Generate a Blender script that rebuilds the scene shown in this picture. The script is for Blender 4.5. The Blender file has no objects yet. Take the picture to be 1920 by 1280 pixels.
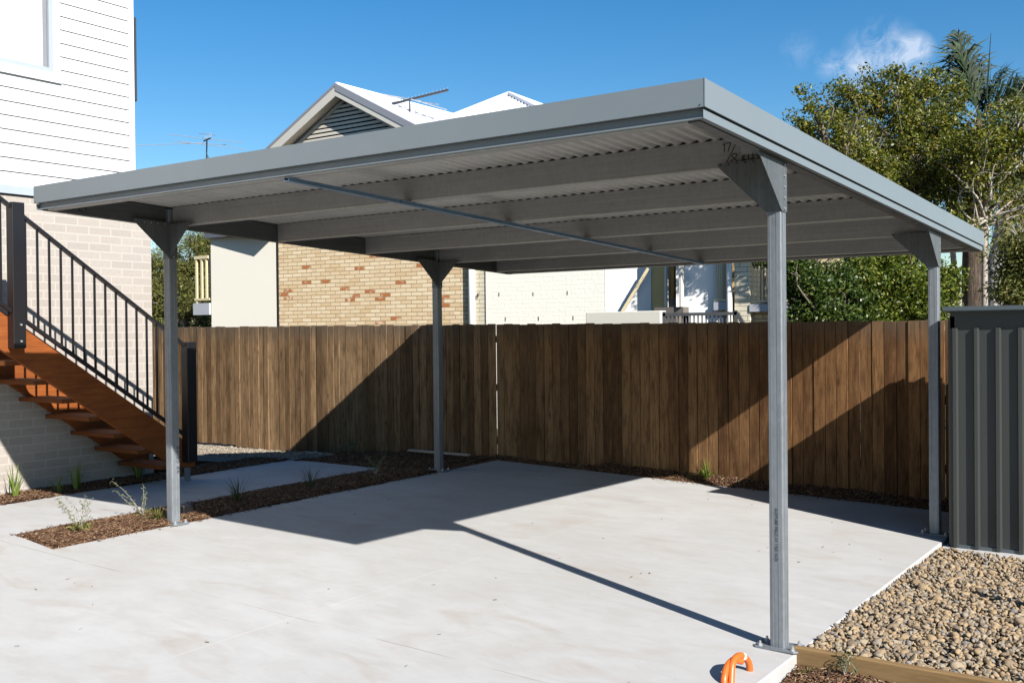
import bpy, bmesh, math, random
import numpy as np
from mathutils import Vector, Matrix
random.seed(7); RNG=np.random.default_rng(11)
scene=bpy.context.scene
COL=scene.collection
# ------------------------------------------------------------------ camera model (fitted)
FPX=1940.354; PITCH=.0094; ROLL=.0098; YAW=.6149
CAM=np.array([1.932,-5.073,1.62])
_r=np.array([math.cos(YAW),math.sin(YAW),0]); _f=np.array([-math.sin(YAW),math.cos(YAW),0]); _u=np.array([0,0,1.])
CF=_f*math.cos(PITCH)-_u*math.sin(PITCH); _U=_u*math.cos(PITCH)+_f*math.sin(PITCH)
CR=_r*math.cos(ROLL)-_U*math.sin(ROLL); CU=_U*math.cos(ROLL)+_r*math.sin(ROLL)
def ray(u,v): return CF*FPX+CR*(u-960)-CU*(v-640)
def at_y(u,v,y):      # where a photograph pixel meets the plane y = const (used to survey facades)
    w=ray(u,v); return CAM+w*((y-CAM[1])/w[1])
def at_d(u,v,d): return CAM+ray(u,v)/FPX*d
# ------------------------------------------------------------------ helpers
def tag(o,label=None,cat=None,group=None,kind=None):
    if label: o['label']=label
    if cat: o['category']=cat
    if group: o['group']=group
    if kind: o['kind']=kind
    return o
def empty(name,loc,label,cat,group=None):
    o=bpy.data.objects.new(name,None); o.location=loc; o.empty_display_size=.1; COL.objects.link(o)
    return tag(o,label,cat,group)
def wloc(o):
    v=Vector((0,0,0))
    while o is not None: v+=Vector(o.location); o=o.parent
    return v
class MB:
    def __init__(s): s.v=[]; s.f=[]; s.m=[]
    def add(s,vs,fs,mi=0):
        b=len(s.v); s.v.extend([tuple(map(float,p)) for p in vs])
        for f in fs: s.f.append([b+i for i in f]); s.m.append(mi)
        return s
    def box(s,a,b,mi=0):
        x0,y0,z0=a; x1,y1,z1=b
        return s.add([(x0,y0,z0),(x1,y0,z0),(x1,y1,z0),(x0,y1,z0),(x0,y0,z1),(x1,y0,z1),(x1,y1,z1),(x0,y1,z1)],
            [(0,3,2,1),(4,5,6,7),(0,1,5,4),(1,2,6,5),(2,3,7,6),(3,0,4,7)],mi)
    def prism(s,poly,axis,c0,c1,mi=0):
        # poly: 2D points in the plane perpendicular to axis; x->(y,z) y->(x,z) z->(x,y)
        def P(p,c): return {'x':(c,p[0],p[1]),'y':(p[0],c,p[1]),'z':(p[0],p[1],c)}[axis]
        n=len(poly); vs=[P(p,c0) for p in poly]+[P(p,c1) for p in poly]
        fs=[tuple(range(n)),tuple(range(2*n-1,n-1,-1))]+[(i,(i+1)%n+0,(i+1)%n+n,i+n) for i in range(n)]
        return s.add(vs,fs,mi)
    def hexa(s,p8,mi=0):   # 8 points as in box order
        return s.add(p8,[(0,3,2,1),(4,5,6,7),(0,1,5,4),(1,2,6,5),(2,3,7,6),(3,0,4,7)],mi)
    def bar(s,a,b,w,h,up=(0,0,1),mi=0):
        a=Vector(a); b=Vector(b); d=(b-a).normalized(); up=Vector(up)
        sx=d.cross(up)
        if sx.length<1e-4: sx=d.cross(Vector((1,0,0)))
        sx.normalize(); sz=sx.cross(d).normalized(); sx*=w/2; sz*=h/2
        return s.hexa([a-sx-sz,a+sx-sz,b+sx-sz,b-sx-sz,a-sx+sz,a+sx+sz,b+sx+sz,b-sx+sz],mi)
    def tube(s,pts,rad,n=8,mi=0,cap=True):
        pts=[Vector(p) for p in pts]; N=len(pts)
        if not hasattr(rad,'__len__'): rad=[rad]*N
        rings=[]; prev=None
        for i,p in enumerate(pts):
            d=(pts[min(i+1,N-1)]-pts[max(i-1,0)]).normalized()
            if prev is None:
                a=d.cross(Vector((0,0,1)))
                if a.length<1e-3: a=d.cross(Vector((1,0,0)))
            else: a=prev-d*prev.dot(d)
            a.normalize(); prev=a; b=d.cross(a)
            rings.append([p+(a*math.cos(2*math.pi*k/n)+b*math.sin(2*math.pi*k/n))*rad[i] for k in range(n)])
        vs=[q for r in rings for q in r]; fs=[]
        for i in range(N-1):
            for k in range(n): fs.append((i*n+k,i*n+(k+1)%n,(i+1)*n+(k+1)%n,(i+1)*n+k))
        if cap: fs.append(tuple(range(n-1,-1,-1))); fs.append(tuple((N-1)*n+k for k in range(n)))
        return s.add(vs,fs,mi)
    def build(s,name,mat,parent=None,bevel=0,smooth=False,recalc=True):
        me=bpy.data.meshes.new(name); off=wloc(parent) if parent else Vector((0,0,0))
        me.from_pydata([(v[0]-off.x,v[1]-off.y,v[2]-off.z) for v in s.v],[],s.f)
        for m in (mat if isinstance(mat,(list,tuple)) else [mat]): me.materials.append(m)
        for p,mi in zip(me.polygons,s.m): p.material_index=mi; p.use_smooth=smooth
        me.update()
        if recalc:
            bm=bmesh.new(); bm.from_mesh(me); bmesh.ops.recalc_face_normals(bm,faces=bm.faces); bm.to_mesh(me); bm.free()
        o=bpy.data.objects.new(name,me); COL.objects.link(o)
        if parent: o.parent=parent
        if bevel:
            b=o.modifiers.new('bevel','BEVEL'); b.width=bevel; b.segments=2; b.limit_method='ANGLE'; b.angle_limit=math.radians(40)
        return o
def np_mesh(name,verts,quads,mat,parent=None,smooth=False,tris=False):
    k=3 if tris else 4
    me=bpy.data.meshes.new(name); off=np.array(wloc(parent)) if parent else np.zeros(3)
    v=(np.asarray(verts,dtype=np.float32)-off.astype(np.float32)); q=np.asarray(quads,dtype=np.int32)
    me.vertices.add(len(v)); me.vertices.foreach_set('co',v.ravel())
    me.loops.add(q.size); me.loops.foreach_set('vertex_index',q.ravel())
    me.polygons.add(len(q)); me.polygons.foreach_set('loop_start',np.arange(0,q.size,k,dtype=np.int32))
    try: me.polygons.foreach_set('loop_total',np.full(len(q),k,dtype=np.int32))
    except Exception: pass
    if smooth: me.polygons.foreach_set('use_smooth',np.ones(len(q),dtype=bool))
    me.materials.append(mat); me.update(calc_edges=True); me.validate()
    o=bpy.data.objects.new(name,me); COL.objects.link(o)
    if parent: o.parent=parent
    return o
# ------------------------------------------------------------------ node helpers
ALB=.72   # overall albedo calibration, so that bounced light matches the exposure
class NT:
    def __init__(s,name):
        s.mat=bpy.data.materials.new(name); s.mat.use_nodes=True; s.t=s.mat.node_tree
        s.bsdf=s.t.nodes['Principled BSDF']; s.out=s.t.nodes['Material Output']
        s._pos=None
    def n(s,typ,**kw):
        nd=s.t.nodes.new(typ)
        for k,v in kw.items():
            if k in nd.inputs.keys() if hasattr(nd.inputs,'keys') else False: s.put(nd.inputs[k],v)
            else: setattr(nd,k,v)
        return nd
    def put(s,sock,v):
        if isinstance(v,bpy.types.NodeSocket): s.t.links.new(v,sock)
        else: sock.default_value=v
    def pos(s):
        if s._pos is None: s._pos=s.t.nodes.new('ShaderNodeNewGeometry').outputs['Position']
        return s._pos
    def mapped(s,scale=(1,1,1),rot=(0,0,0),loc=(0,0,0),vec=None):
        m=s.t.nodes.new('ShaderNodeMapping'); s.put(m.inputs['Vector'],vec or s.pos())
        m.inputs['Scale'].default_value=scale; m.inputs['Rotation'].default_value=rot; m.inputs['Location'].default_value=loc
        return m.outputs[0]
    def noise(s,scale=5,detail=4,rough=.55,vec=None,dist=0):
        n=s.t.nodes.new('ShaderNodeTexNoise'); s.put(n.inputs['Vector'],vec or s.pos())
        n.inputs['Scale'].default_value=scale; n.inputs['Detail'].default_value=detail; n.inputs['Roughness'].default_value=rough; n.inputs['Distortion'].default_value=dist
        return n.outputs['Fac']
    def voro(s,scale=5,vec=None,out='Color',feature='F1'):
        n=s.t.nodes.new('ShaderNodeTexVoronoi'); n.feature=feature; s.put(n.inputs['Vector'],vec or s.pos()); n.inputs['Scale'].default_value=scale
        return n.outputs[out]
    def ramp(s,fac,stops,interp='LINEAR'):
        r=s.t.nodes.new('ShaderNodeValToRGB'); s.put(r.inputs[0],fac); cr=r.color_ramp; cr.interpolation=interp
        while len(cr.elements)<len(stops): cr.elements.new(.5)
        for e,(p,c) in zip(cr.elements,stops):
            e.position=p; e.color=(c,c,c,1) if not hasattr(c,'__len__') else (*c,1)
        return r.outputs[0]
    def mix(s,fac,a,b,mode='MIX'):
        m=s.t.nodes.new('ShaderNodeMix'); m.data_type='RGBA'; m.blend_type=mode
        s.put(m.inputs[0],fac)
        for sock,v in ((m.inputs[6],a),(m.inputs[7],b)):
            if not isinstance(v,bpy.types.NodeSocket) : v=(*v,1) if hasattr(v,'__len__') else (v,v,v,1)
            s.put(sock,v)
        return m.outputs[2]
    def math(s,op,a,b=None,c=None):
        m=s.t.nodes.new('ShaderNodeMath'); m.operation=op
        for i,v in enumerate((a,b,c)):
            if v is not None: s.put(m.inputs[i],v)
        return m.outputs[0]
    def sep(s,vec=None):
        n=s.t.nodes.new('ShaderNodeSeparateXYZ'); s.put(n.inputs[0],vec or s.pos()); return n.outputs
    def comb(s,x,y,z):
        n=s.t.nodes.new('ShaderNodeCombineXYZ')
        for i,v in enumerate((x,y,z)): s.put(n.inputs[i],v)
        return n.outputs[0]
    def island(s): return s.t.nodes.new('ShaderNodeNewGeometry').outputs['Random Per Island']
    def bump(s,h,strength=.3,dist=.01,normal=None):
        b=s.t.nodes.new('ShaderNodeBump'); b.inputs['Strength'].default_value=strength; b.inputs['Distance'].default_value=dist
        s.put(b.inputs['Height'],h)
        if normal is not None: s.put(b.inputs['Normal'],normal)
        s.put(s.bsdf.inputs['Normal'],b.outputs[0]); return b.outputs[0]
    def set(s,color=None,rough=None,metal=None,spec=None,**kw):
        if color is not None:
            if isinstance(color,bpy.types.NodeSocket): color=s.mix(1.0,color,(ALB,ALB,ALB),'MULTIPLY')
            else: color=(*[q*ALB for q in color],1)
            s.put(s.bsdf.inputs['Base Color'],color)
        if rough is not None: s.put(s.bsdf.inputs['Roughness'],rough)
        if metal is not None: s.put(s.bsdf.inputs['Metallic'],metal)
        if spec is not None: s.put(s.bsdf.inputs['Specular IOR Level'],spec)
        for k,v in kw.items(): s.put(s.bsdf.inputs[k],v)
        return s.mat
def plain(name,col,rough=.6,metal=0,var=.12,scale=6,bump=0.0,spec=None):
    t=NT(name); f=t.noise(scale,5,.6)
    c=t.mix(f,tuple(x*(1-var) for x in col),tuple(min(1,x*(1+var)) for x in col))
    t.set(c,rough,metal,spec)
    if bump: t.bump(t.noise(scale*8,4),bump,.004)
    return t.mat
M={}
# concrete --------------------------------------------------------------
def m_concrete():
    t=NT('concrete')
    big=t.noise(.55,5,.6,dist=.4); mid=t.noise(2.6,6,.65,vec=t.mapped((1,1.8,1))); fine=t.noise(60,5,.7)
    c=t.mix(t.ramp(big,[(.32,0),(.68,1)]),(.585,.582,.575),(.485,.478,.462))
    c=t.mix(t.ramp(mid,[(.38,0),(.68,.8)]),c,(.475,.455,.425))
    c=t.mix(t.ramp(t.noise(1.1,3,.5,vec=t.mapped((1,2.2,1),loc=(3,1,0)),dist=1.5),[(.56,0),(.72,.6)]),c,(.44,.385,.325))
    c=t.mix(t.ramp(fine,[(.3,0),(.7,.25)]),c,(.52,.51,.495))
    # trowel marks
    tr=t.noise(3.0,3,.75,vec=t.mapped((1,2.6,1),rot=(0,0,.5)),dist=.8)
    c=t.mix(t.ramp(tr,[(.48,0),(.64,.14)]),c,(.655,.655,.65))
    x,y,z=t.sep()
    wob=t.math('MULTIPLY',t.math('SUBTRACT',t.noise(3,2),.5),.012)
    jy=t.math('ABSOLUTE',t.math('ADD',t.math('ADD',y,1.12),wob))
    m1=t.math('MULTIPLY',t.math('LESS_THAN',jy,.005),t.math('LESS_THAN',x,-.2))
    jx=t.math('ABSOLUTE',t.math('ADD',t.math('ADD',x,2.35),wob))
    m2=t.math('MULTIPLY',t.math('LESS_THAN',jx,.005),t.math('LESS_THAN',y,3))
    brk=t.ramp(t.noise(1.6,3),[(.42,0),(.55,1)])
    c=t.mix(t.math('MULTIPLY',t.math('MULTIPLY',m1,.75),brk),c,(.33,.30,.27))
    c=t.mix(t.math('MULTIPLY',t.math('MULTIPLY',m2,.4),brk),c,(.70,.69,.66))
    # specks
    sp=t.voro(9,out='Distance'); c=t.mix(t.math('MULTIPLY',t.math('LESS_THAN',sp,.035),.5),c,(.3,.26,.22))
    t.set(c,t.ramp(mid,[(0,.75),(1,.9)]),spec=.25)
    t.bump(t.mix(.5,fine,t.noise(9,4)),.12,.004)
    return t.mat
M['concrete']=m_concrete()
def m_galv(name,a,b,metal=.6,streak='z',rough=.42):
    t=NT(name)
    sp=t.voro(55,vec=t.mapped((1,1,.6)),out='Color')
    s=t.sep(sp)[0]
    sc={'z':(26,26,.5),'y':(26,.6,26),'x':(.6,26,26)}[streak]
    st=t.noise(2.2,4,.6,vec=t.mapped(sc))
    c=t.mix(t.ramp(st,[(.3,0),(.7,1)]),a,b)
    c=t.mix(t.math('MULTIPLY',s,.22),c,tuple(min(1,x*1.35) for x in b))
    c=t.mix(t.ramp(t.noise(2.2,4),[(.45,0),(.7,.35)]),c,tuple(x*.75 for x in a))
    t.set(c,t.ramp(t.noise(12,3),[(.3,rough-.08),(.7,rough+.12)]),metal,spec=.4)
    t.bump(s,.04,.002)
    return t.mat
M['galv']=m_galv('galvanised_post_steel',(.20,.22,.235),(.31,.335,.36),.35)
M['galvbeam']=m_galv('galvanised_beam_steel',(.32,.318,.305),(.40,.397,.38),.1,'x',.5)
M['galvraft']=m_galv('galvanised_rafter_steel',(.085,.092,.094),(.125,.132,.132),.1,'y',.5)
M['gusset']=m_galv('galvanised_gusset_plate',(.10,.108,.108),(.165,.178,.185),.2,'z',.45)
M['batten']=m_galv('sky_tinted_batten_steel',(.16,.27,.40),(.24,.38,.54),.3,'y',.35)  # galvanised steel with the sky's reflection put into its base colour as blue
M['sheet']=m_galv('roof_sheet_underside',(.46,.452,.425),(.58,.57,.54),.05,'y',.55)
M['flange']=m_galv('painted_glint_steel',(.60,.60,.58),(.74,.74,.71),.55,'x',.38)  # lighter steel, paints the ground light caught along the purlin's lower edge
M['bolt']=plain('zinc_bolt',(.62,.64,.66),.35,.6)
def m_fascia():
    t=NT('fascia_paint'); f=t.noise(1.2,3,.5); c=t.mix(f,(.205,.240,.258),(.228,.265,.283))
    t.set(c,t.ramp(t.noise(8,3),[(.3,.32),(.7,.42)]),0,spec=.35); t.bump(t.noise(3,2),.03,.01); return t.mat
M['fascia']=m_fascia()
M['strip']=plain('fascia_strip_paint',(.22,.255,.275),.4,.1,.05)
M['marker']=plain('black_marker',(.012,.012,.014),.6,var=0)
M['ink']=plain('black_stencil_ink',(.03,.028,.03),.7,var=.2,scale=300)
M['sticker']=plain('white_sticker',(.50,.48,.46),.5,var=.03)
# walls
def m_brick(name,axis,bw,bh,c1,c2,mortar,msize,spots=None,bump=.6,off=(0,0),msmooth=.1,rough=.85,spotp=.93):
    t=NT(name); x,y,z=t.sep()
    h=y if axis=='x' else x
    v=t.comb(t.math('ADD',h,off[0]),t.math('ADD',z,off[1]),0)
    b=t.t.nodes.new('ShaderNodeTexBrick'); t.put(b.inputs['Vector'],v); b.offset=.5; b.squash=1
    b.inputs['Scale'].default_value=1; b.inputs['Brick Width'].default_value=bw; b.inputs['Row Height'].default_value=bh
    b.inputs['Mortar Size'].default_value=msize; b.inputs['Mortar Smooth'].default_value=msmooth; b.inputs['Bias'].default_value=0
    b.inputs['Color1'].default_value=(0,0,0,1); b.inputs['Color2'].default_value=(1,1,1,1); b.inputs['Mortar'].default_value=(0,0,0,1)
    rnd=t.sep(b.outputs['Color'])[0]
    c=t.mix(rnd,c1,c2)
    c=t.mix(t.ramp(t.noise(28,5,.7),[(.35,0),(.7,.4)]),c,tuple(q*.84 for q in c1))
    if spots:
        big=t.noise(8.5,3,.6)
        pick=t.math('GREATER_THAN',rnd,spotp)
        c=t.mix(t.math('MULTIPLY',pick,t.ramp(big,[(.34,.1),(.48,1)])),c,spots[0])
        pick2=t.math('MULTIPLY',t.math('GREATER_THAN',rnd,spotp-.05),t.math('LESS_THAN',rnd,spotp))
        c=t.mix(t.math('MULTIPLY',pick2,t.ramp(big,[(.42,0),(.68,.7)])),c,spots[1])
    c=t.mix(b.outputs['Fac'],c,mortar)
    t.set(c,rough,0,spec=.2)
    hgt=t.math('SUBTRACT',t.math('MULTIPLY',t.noise(70,4),.25),b.outputs['Fac'])
    t.bump(hgt,bump,.01)
    return t.mat
M['housebrick']=m_brick('pale_house_brick','x',.245,.0815,(.42,.375,.33),(.48,.43,.38),(.51,.468,.42),.007,bump=.28,off=(50,10))
M['nbrick']=m_brick('cream_tan_brick','y',.255,.0787,(.78,.57,.33),(.97,.82,.57),(.38,.28,.17),.0065,spots=((.50,.19,.07),(.62,.38,.20)),off=(50.1,10.02),bump=.8,spotp=.935)
M['nbrick2']=m_brick('pale_cream_brick','y',.255,.0787,(.86,.78,.58),(.92,.85,.66),(.42,.36,.25),.006,off=(50.05,10.05))
M['nbrick3']=m_brick('side_brick','x',.255,.0787,(.70,.56,.38),(.80,.67,.48),(.34,.27,.18),.0065,off=(50.05,10.05))
def m_paintedblock():
    t=NT('painted_block'); x,y,z=t.sep()
    b=t.t.nodes.new('ShaderNodeTexBrick'); t.put(b.inputs['Vector'],t.comb(t.math('ADD',x,50),t.math('ADD',z,10),0)); b.offset=.5
    b.inputs['Scale'].default_value=1; b.inputs['Brick Width'].default_value=.255; b.inputs['Row Height'].default_value=.0787; b.inputs['Mortar Size'].default_value=.005; b.inputs['Mortar Smooth'].default_value=.6
    c=t.mix(t.noise(4,4),(1.05,1.0,.86),(1.1,1.05,.92)); t.set(c,.8,spec=.2)
    t.bump(t.math('ADD',t.math('MULTIPLY',b.outputs['Fac'],-.5),t.math('MULTIPLY',t.noise(16,5,.7),.8)),.35,.02); return t.mat
M['block']=m_paintedblock()
M['render']=plain('cream_render',(.84,.80,.69),.85,var=.03,scale=2,bump=.15)
M['white']=plain('white_render',(1.0,1.0,.96),.8,var=.015,bump=.1)
M['tan']=plain('tan_render',(.85,.62,.27),.85,var=.05,bump=.1)
def m_clad():
    t=NT('white_cladding'); c=t.mix(t.noise(1.5,3),(.86,.865,.87),(.90,.905,.91)); t.set(c,.5,spec=.3); t.bump(t.noise(40,3),.03,.003); return t.mat
M['clad']=m_clad()
M['trim']=plain('white_trim',(.42,.47,.53),.4,var=.02)
M['flash']=plain('grey_flashing',(.50,.56,.62),.4,.2,.05)
M['darktrim']=plain('dark_trim',(.05,.05,.055),.5)
M['blackmetal']=plain('black_powder_coat',(.012,.011,.013),.38,.0,.2,spec=.45)
M['charcoal']=plain('charcoal_frame',(.045,.05,.055),.45)
M['blind']=plain('white_blind',(.88,.88,.87),.7,var=.02)
def m_glass():
    t=NT('window_glass'); t.set((.02,.025,.03),.03,0,spec=.4); t.bsdf.inputs['Alpha'].default_value=.05; return t.mat
M['glass']=m_glass()
def m_stain():
    t=NT('stained_timber'); g=t.noise(3,6,.65,vec=t.mapped((14,1.2,14),rot=(.6,0,0)),dist=.6)
    c=t.mix(t.ramp(g,[(.3,0),(.7,1)]),(.21,.055,.012),(.40,.12,.026))
    c=t.mix(t.ramp(t.noise(1.7,3),[(.4,0),(.7,.5)]),c,(.17,.045,.012)); t.set(c,.6,spec=.2); t.bump(g,.15,.004); return t.mat
M['stain']=m_stain()
M['tread']=plain('darkened_stained_tread',(.20,.065,.02),.75,var=.25,scale=5,spec=.15)  # stain darkened on the treads to offset skylight on their tops
def m_fence():
    t=NT('fence_palings'); rnd=t.island(); x,y,z=t.sep()
    off=t.math('MULTIPLY',rnd,37)
    v=t.comb(t.math('ADD',t.math('MULTIPLY',x,30),off),t.math('MULTIPLY',y,30),t.math('ADD',t.math('MULTIPLY',z,1.6),off))
    g=t.noise(1.5,7,.7,vec=v,dist=1.2)
    kv=t.comb(t.math('ADD',t.math('MULTIPLY',x,9),off),0,t.math('ADD',t.math('MULTIPLY',z,3.2),off))
    kn=t.voro(1.0,vec=kv,out='Distance')
    knot=t.ramp(kn,[(.05,1),(.17,0)])
    gr=t.ramp(x,[(0,0),(1,1)])
    fx=t.math('MULTIPLY_ADD',x,.22,1.35)   # 0 at x=-6, 1 at x=-1.6
    fx=t.math('MINIMUM',t.math('MAXIMUM',fx,0),1)
    grey=t.mix(rnd,(.155,.088,.042),(.38,.24,.125)); brown=t.mix(rnd,(.115,.053,.021),(.32,.168,.070))
    c=t.mix(fx,grey,brown)
    c=t.mix(t.ramp(g,[(.35,.6),(.55,0)]),c,t.mix(fx,(.07,.042,.022),(.045,.018,.007)))
    c=t.mix(t.ramp(g,[(.58,0),(.8,.4)]),c,(.30,.21,.12))
    c=t.mix(t.math('MULTIPLY',knot,.75),c,(.07,.032,.013))
    mot=t.noise(1.0,5,.7,vec=t.comb(t.math('ADD',t.math('MULTIPLY',x,14),off),0,t.math('ADD',t.math('MULTIPLY',z,3.0),off)))
    c=t.mix(t.ramp(mot,[(.36,.6),(.52,0)]),c,t.mix(fx,(.06,.040,.022),(.04,.018,.008)))
    c=t.mix(t.ramp(mot,[(.55,0),(.72,.4)]),c,t.mix(fx,(.36,.27,.17),(.34,.20,.09)))
    wt=t.ramp(t.math('ADD',z,t.math('MULTIPLY',t.noise(2,3,vec=v),.25)),[(0,0),(1,0)])
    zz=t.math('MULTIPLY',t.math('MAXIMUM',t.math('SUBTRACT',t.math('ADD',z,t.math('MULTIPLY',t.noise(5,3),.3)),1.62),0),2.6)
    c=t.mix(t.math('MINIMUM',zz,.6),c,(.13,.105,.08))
    t.set(c,.85,spec=.15); t.bump(g,.35,.006); return t.mat
M['fence']=m_fence()
M['rail']=plain('fence_rail_timber',(.16,.09,.045),.85,var=.3,scale=9)
def m_sleeper():
    t=NT('sleeper_timber'); g=t.noise(2,6,.65,vec=t.mapped((2,20,20)),dist=.5)
    c=t.mix(t.ramp(g,[(.3,0),(.7,1)]),(.22,.13,.055),(.34,.22,.10)); t.set(c,.8,spec=.2); t.bump(g,.3,.005); return t.mat
M['sleeper']=m_sleeper()
def m_soil(name,a,b,scale=30):
    t=NT(name); f=t.noise(scale,6,.75); c=t.mix(t.ramp(f,[(.3,0),(.7,1)]),a,b); c=t.mix(t.ramp(t.noise(2,4),[(.4,0),(.7,.5)]),c,a)
    t.set(c,.95,spec=.1); t.bump(f,.8,.02); return t.mat
M['mulchbase']=m_soil('mulch_base',(.045,.022,.013),(.13,.06,.032))
M['dirt']=m_soil('dirt_base',(.30,.25,.19),(.44,.38,.30),45)
M['groundmat']=m_soil('ground_soil',(.10,.085,.05),(.16,.13,.08),6)
M['gravelbase']=m_soil('gravel_base',(.16,.11,.06),(.26,.19,.11))
def m_island(name,stops,rough=.85,transl=0,noise=0,spec=.2,hf=None):
    t=NT(name); r=t.island(); c=t.ramp(r,stops)
    if noise: c=t.mix(t.ramp(t.noise(noise,4,.7),[(.3,0),(.75,.45)]),c,tuple(x*.55 for x in stops[0][1]))
    t.set(c,rough,0,spec)
    if transl:
        tr=t.t.nodes.new('ShaderNodeBsdfTranslucent'); t.put(tr.inputs['Color'],t.mix(1.0,c,(.65,.72,.25),'MULTIPLY'))
        ms=t.t.nodes.new('ShaderNodeMixShader'); ms.inputs[0].default_value=transl
        t.t.links.new(t.bsdf.outputs[0],ms.inputs[1]); t.t.links.new(tr.outputs[0],ms.inputs[2]); t.t.links.new(ms.outputs[0],t.out.inputs['Surface'])
    return t.mat
M['chips']=m_island('mulch_chips',[(0,(.055,.028,.016)),(.4,(.14,.07,.038)),(.75,(.25,.14,.075)),(1,(.42,.30,.19))],.9)
M['pebble']=m_island('gravel_pebbles',[(0,(.20,.155,.11)),(.25,(.36,.26,.155)),(.5,(.47,.33,.185)),(.75,(.42,.34,.24)),(.9,(.25,.235,.215)),(1,(.55,.44,.30))],.75,noise=35)
M['litter']=m_island('dry_litter',[(0,(.05,.03,.02)),(.5,(.14,.08,.045)),(1,(.33,.22,.12))],.9)
def m_leaf(name,stops,tr=.3,rough=.42):
    return m_island(name,stops,rough,tr,spec=.35)
M['leafA']=m_leaf('olive_foliage',[(0,(.04,.065,.010)),(.35,(.12,.145,.016)),(.7,(.22,.225,.026)),(.92,(.33,.30,.05)),(1,(.24,.13,.035))])
M['leafB']=m_leaf('green_foliage',[(0,(.05,.085,.013)),(.4,(.115,.165,.02)),(.8,(.20,.23,.03)),(1,(.30,.30,.06))])
M['leafC']=m_leaf('dark_hedge_foliage',[(0,(.025,.05,.012)),(.5,(.06,.105,.018)),(.85,(.12,.165,.03)),(1,(.20,.22,.06))],.25,.35)
M['leafD']=m_leaf('needle_foliage',[(0,(.06,.075,.016)),(.5,(.15,.165,.035)),(.85,(.25,.24,.055)),(1,(.32,.26,.09))],.25,.6)
M['palm']=m_leaf('palm_leaflets',[(0,(.008,.018,.006)),(.6,(.018,.038,.010)),(1,(.045,.078,.018))],.1,.7)
M['deadpalm']=m_leaf('dry_palm_leaflets',[(0,(.12,.10,.05)),(1,(.24,.21,.10))],.2,.7)
M['bark']=plain('grey_brown_bark',(.20,.165,.125),.9,var=.4,scale=14,bump=.5)
M['palebark']=plain('pale_twig_bark',(.42,.37,.31),.85,var=.3,scale=12,bump=.4)
def m_fibre():
    t=NT('fibrous_palm_bark'); g=t.noise(2,7,.75,vec=t.mapped((22,22,2.2)),dist=1.5)
    c=t.mix(t.ramp(g,[(.38,0),(.62,1)]),(.05,.036,.028),(.25,.195,.15)); t.set(c,.95,spec=.1); t.bump(g,1,.05); return t.mat
M['fibre']=m_fibre()
def m_palmgrey():
    t=NT('smooth_palm_bark'); g=t.noise(2,5,.65,vec=t.mapped((3,3,9)),dist=.8)
    c=t.mix(t.ramp(g,[(.35,0),(.65,1)]),(.34,.31,.29),(.62,.61,.63)); t.set(c,.85,spec=.15); t.bump(g,.4,.02); return t.mat
M['palmgrey']=m_palmgrey()
M['grassblade']=m_leaf('strappy_leaves',[(0,(.11,.19,.02)),(.6,(.20,.30,.04)),(1,(.32,.38,.10))],.3)
M['darktuft']=m_leaf('dark_needle_leaves',[(0,(.05,.065,.03)),(.6,(.10,.12,.05)),(1,(.17,.17,.08))],.2,.6)
M['twigplant']=m_leaf('wispy_grey_green_leaves',[(0,(.09,.12,.05)),(.6,(.17,.21,.09)),(1,(.30,.31,.17))],.25,.6)
M['lowplant']=m_leaf('low_yellow_green_leaves',[(0,(.10,.11,.025)),(.6,(.20,.19,.05)),(1,(.33,.28,.10))],.25,.6)
M['roofwhite']=plain('white_roof_sheet',(.86,.87,.90),.45,.0,.03)
M['barge']=plain('cream_barge_board',(.72,.68,.60),.6,var=.04)
M['bargegrey']=plain('grey_barge_capping',(.30,.31,.35),.5,var=.05)
M['soffit']=plain('grey_soffit',(.60,.58,.54),.8,var=.03)
M['louvre']=plain('cream_louvre',(.80,.74,.63),.6,var=.03)
M['dark']=plain('dark_void',(.012,.01,.01),.9,var=.1)
M['pipe']=plain('cream_downpipe',(.90,.87,.81),.4,var=.03)
M['greyslab']=plain('grey_balcony_slab',(.50,.52,.55),.7,var=.05)
M['creamrail']=plain('cream_balustrade',(.78,.66,.40),.45,var=.04)
M['greyrail']=plain('dark_grey_railing',(.10,.105,.11),.45)
M['shed']=plain('dark_green_grey_sheet',(.045,.049,.046),.42,.0,.06,scale=3,spec=.5)
M['shedcap']=plain('shed_capping',(.10,.125,.14),.35,.1,.05)
M['orange']=plain('orange_conduit',(.86,.155,.022),.38,.0,.06,spec=.5)
M['tape']=plain('white_tape',(.85,.84,.83),.5,var=.02)
M['antenna']=plain('aluminium_antenna',(.70,.72,.74),.35,.7,.05)
M['antennadark']=plain('dark_antenna_boom',(.05,.05,.06),.5,.2)
M['redthing']=plain('red_flower',(.5,.08,.05),.6)
M['paleplank']=plain('pale_plank',(.52,.46,.36),.8,var=.15)
# ------------------------------------------------------------------ ground surfaces
def zslab(x,y): return -.0298*x+.0108*y
def zleft(x,y): return .151+.0108*y
def poly_slab(name,pts,zf,thick,mat,nx=1,bev=.008):
    b=MB(); b.add([(x,y,zf(x,y)) for x,y in pts]+[(x,y,zf(x,y)-thick) for x,y in pts],[])
    n=len(pts); b.f=[list(range(n)),list(range(2*n-1,n-1,-1))]+[[i,(i+1)%n,(i+1)%n+n,i+n] for i in range(n)]; b.m=[0]*len(b.f)
    o=b.build(name,mat,bevel=bev); tag(o,kind='structure'); return o
g=MB()
N=24; xs=np.concatenate([[-400,-120,-50],np.linspace(-22,8,N),[40,120,400]]); ys=np.concatenate([[-400,-120,-50],np.linspace(-12,16,N),[40,120,400]])
vs=[(x,y,-.17+.02*math.sin(x*1.3)*math.cos(y*.9)) for y in ys for x in xs]; nx=len(xs)
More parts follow.
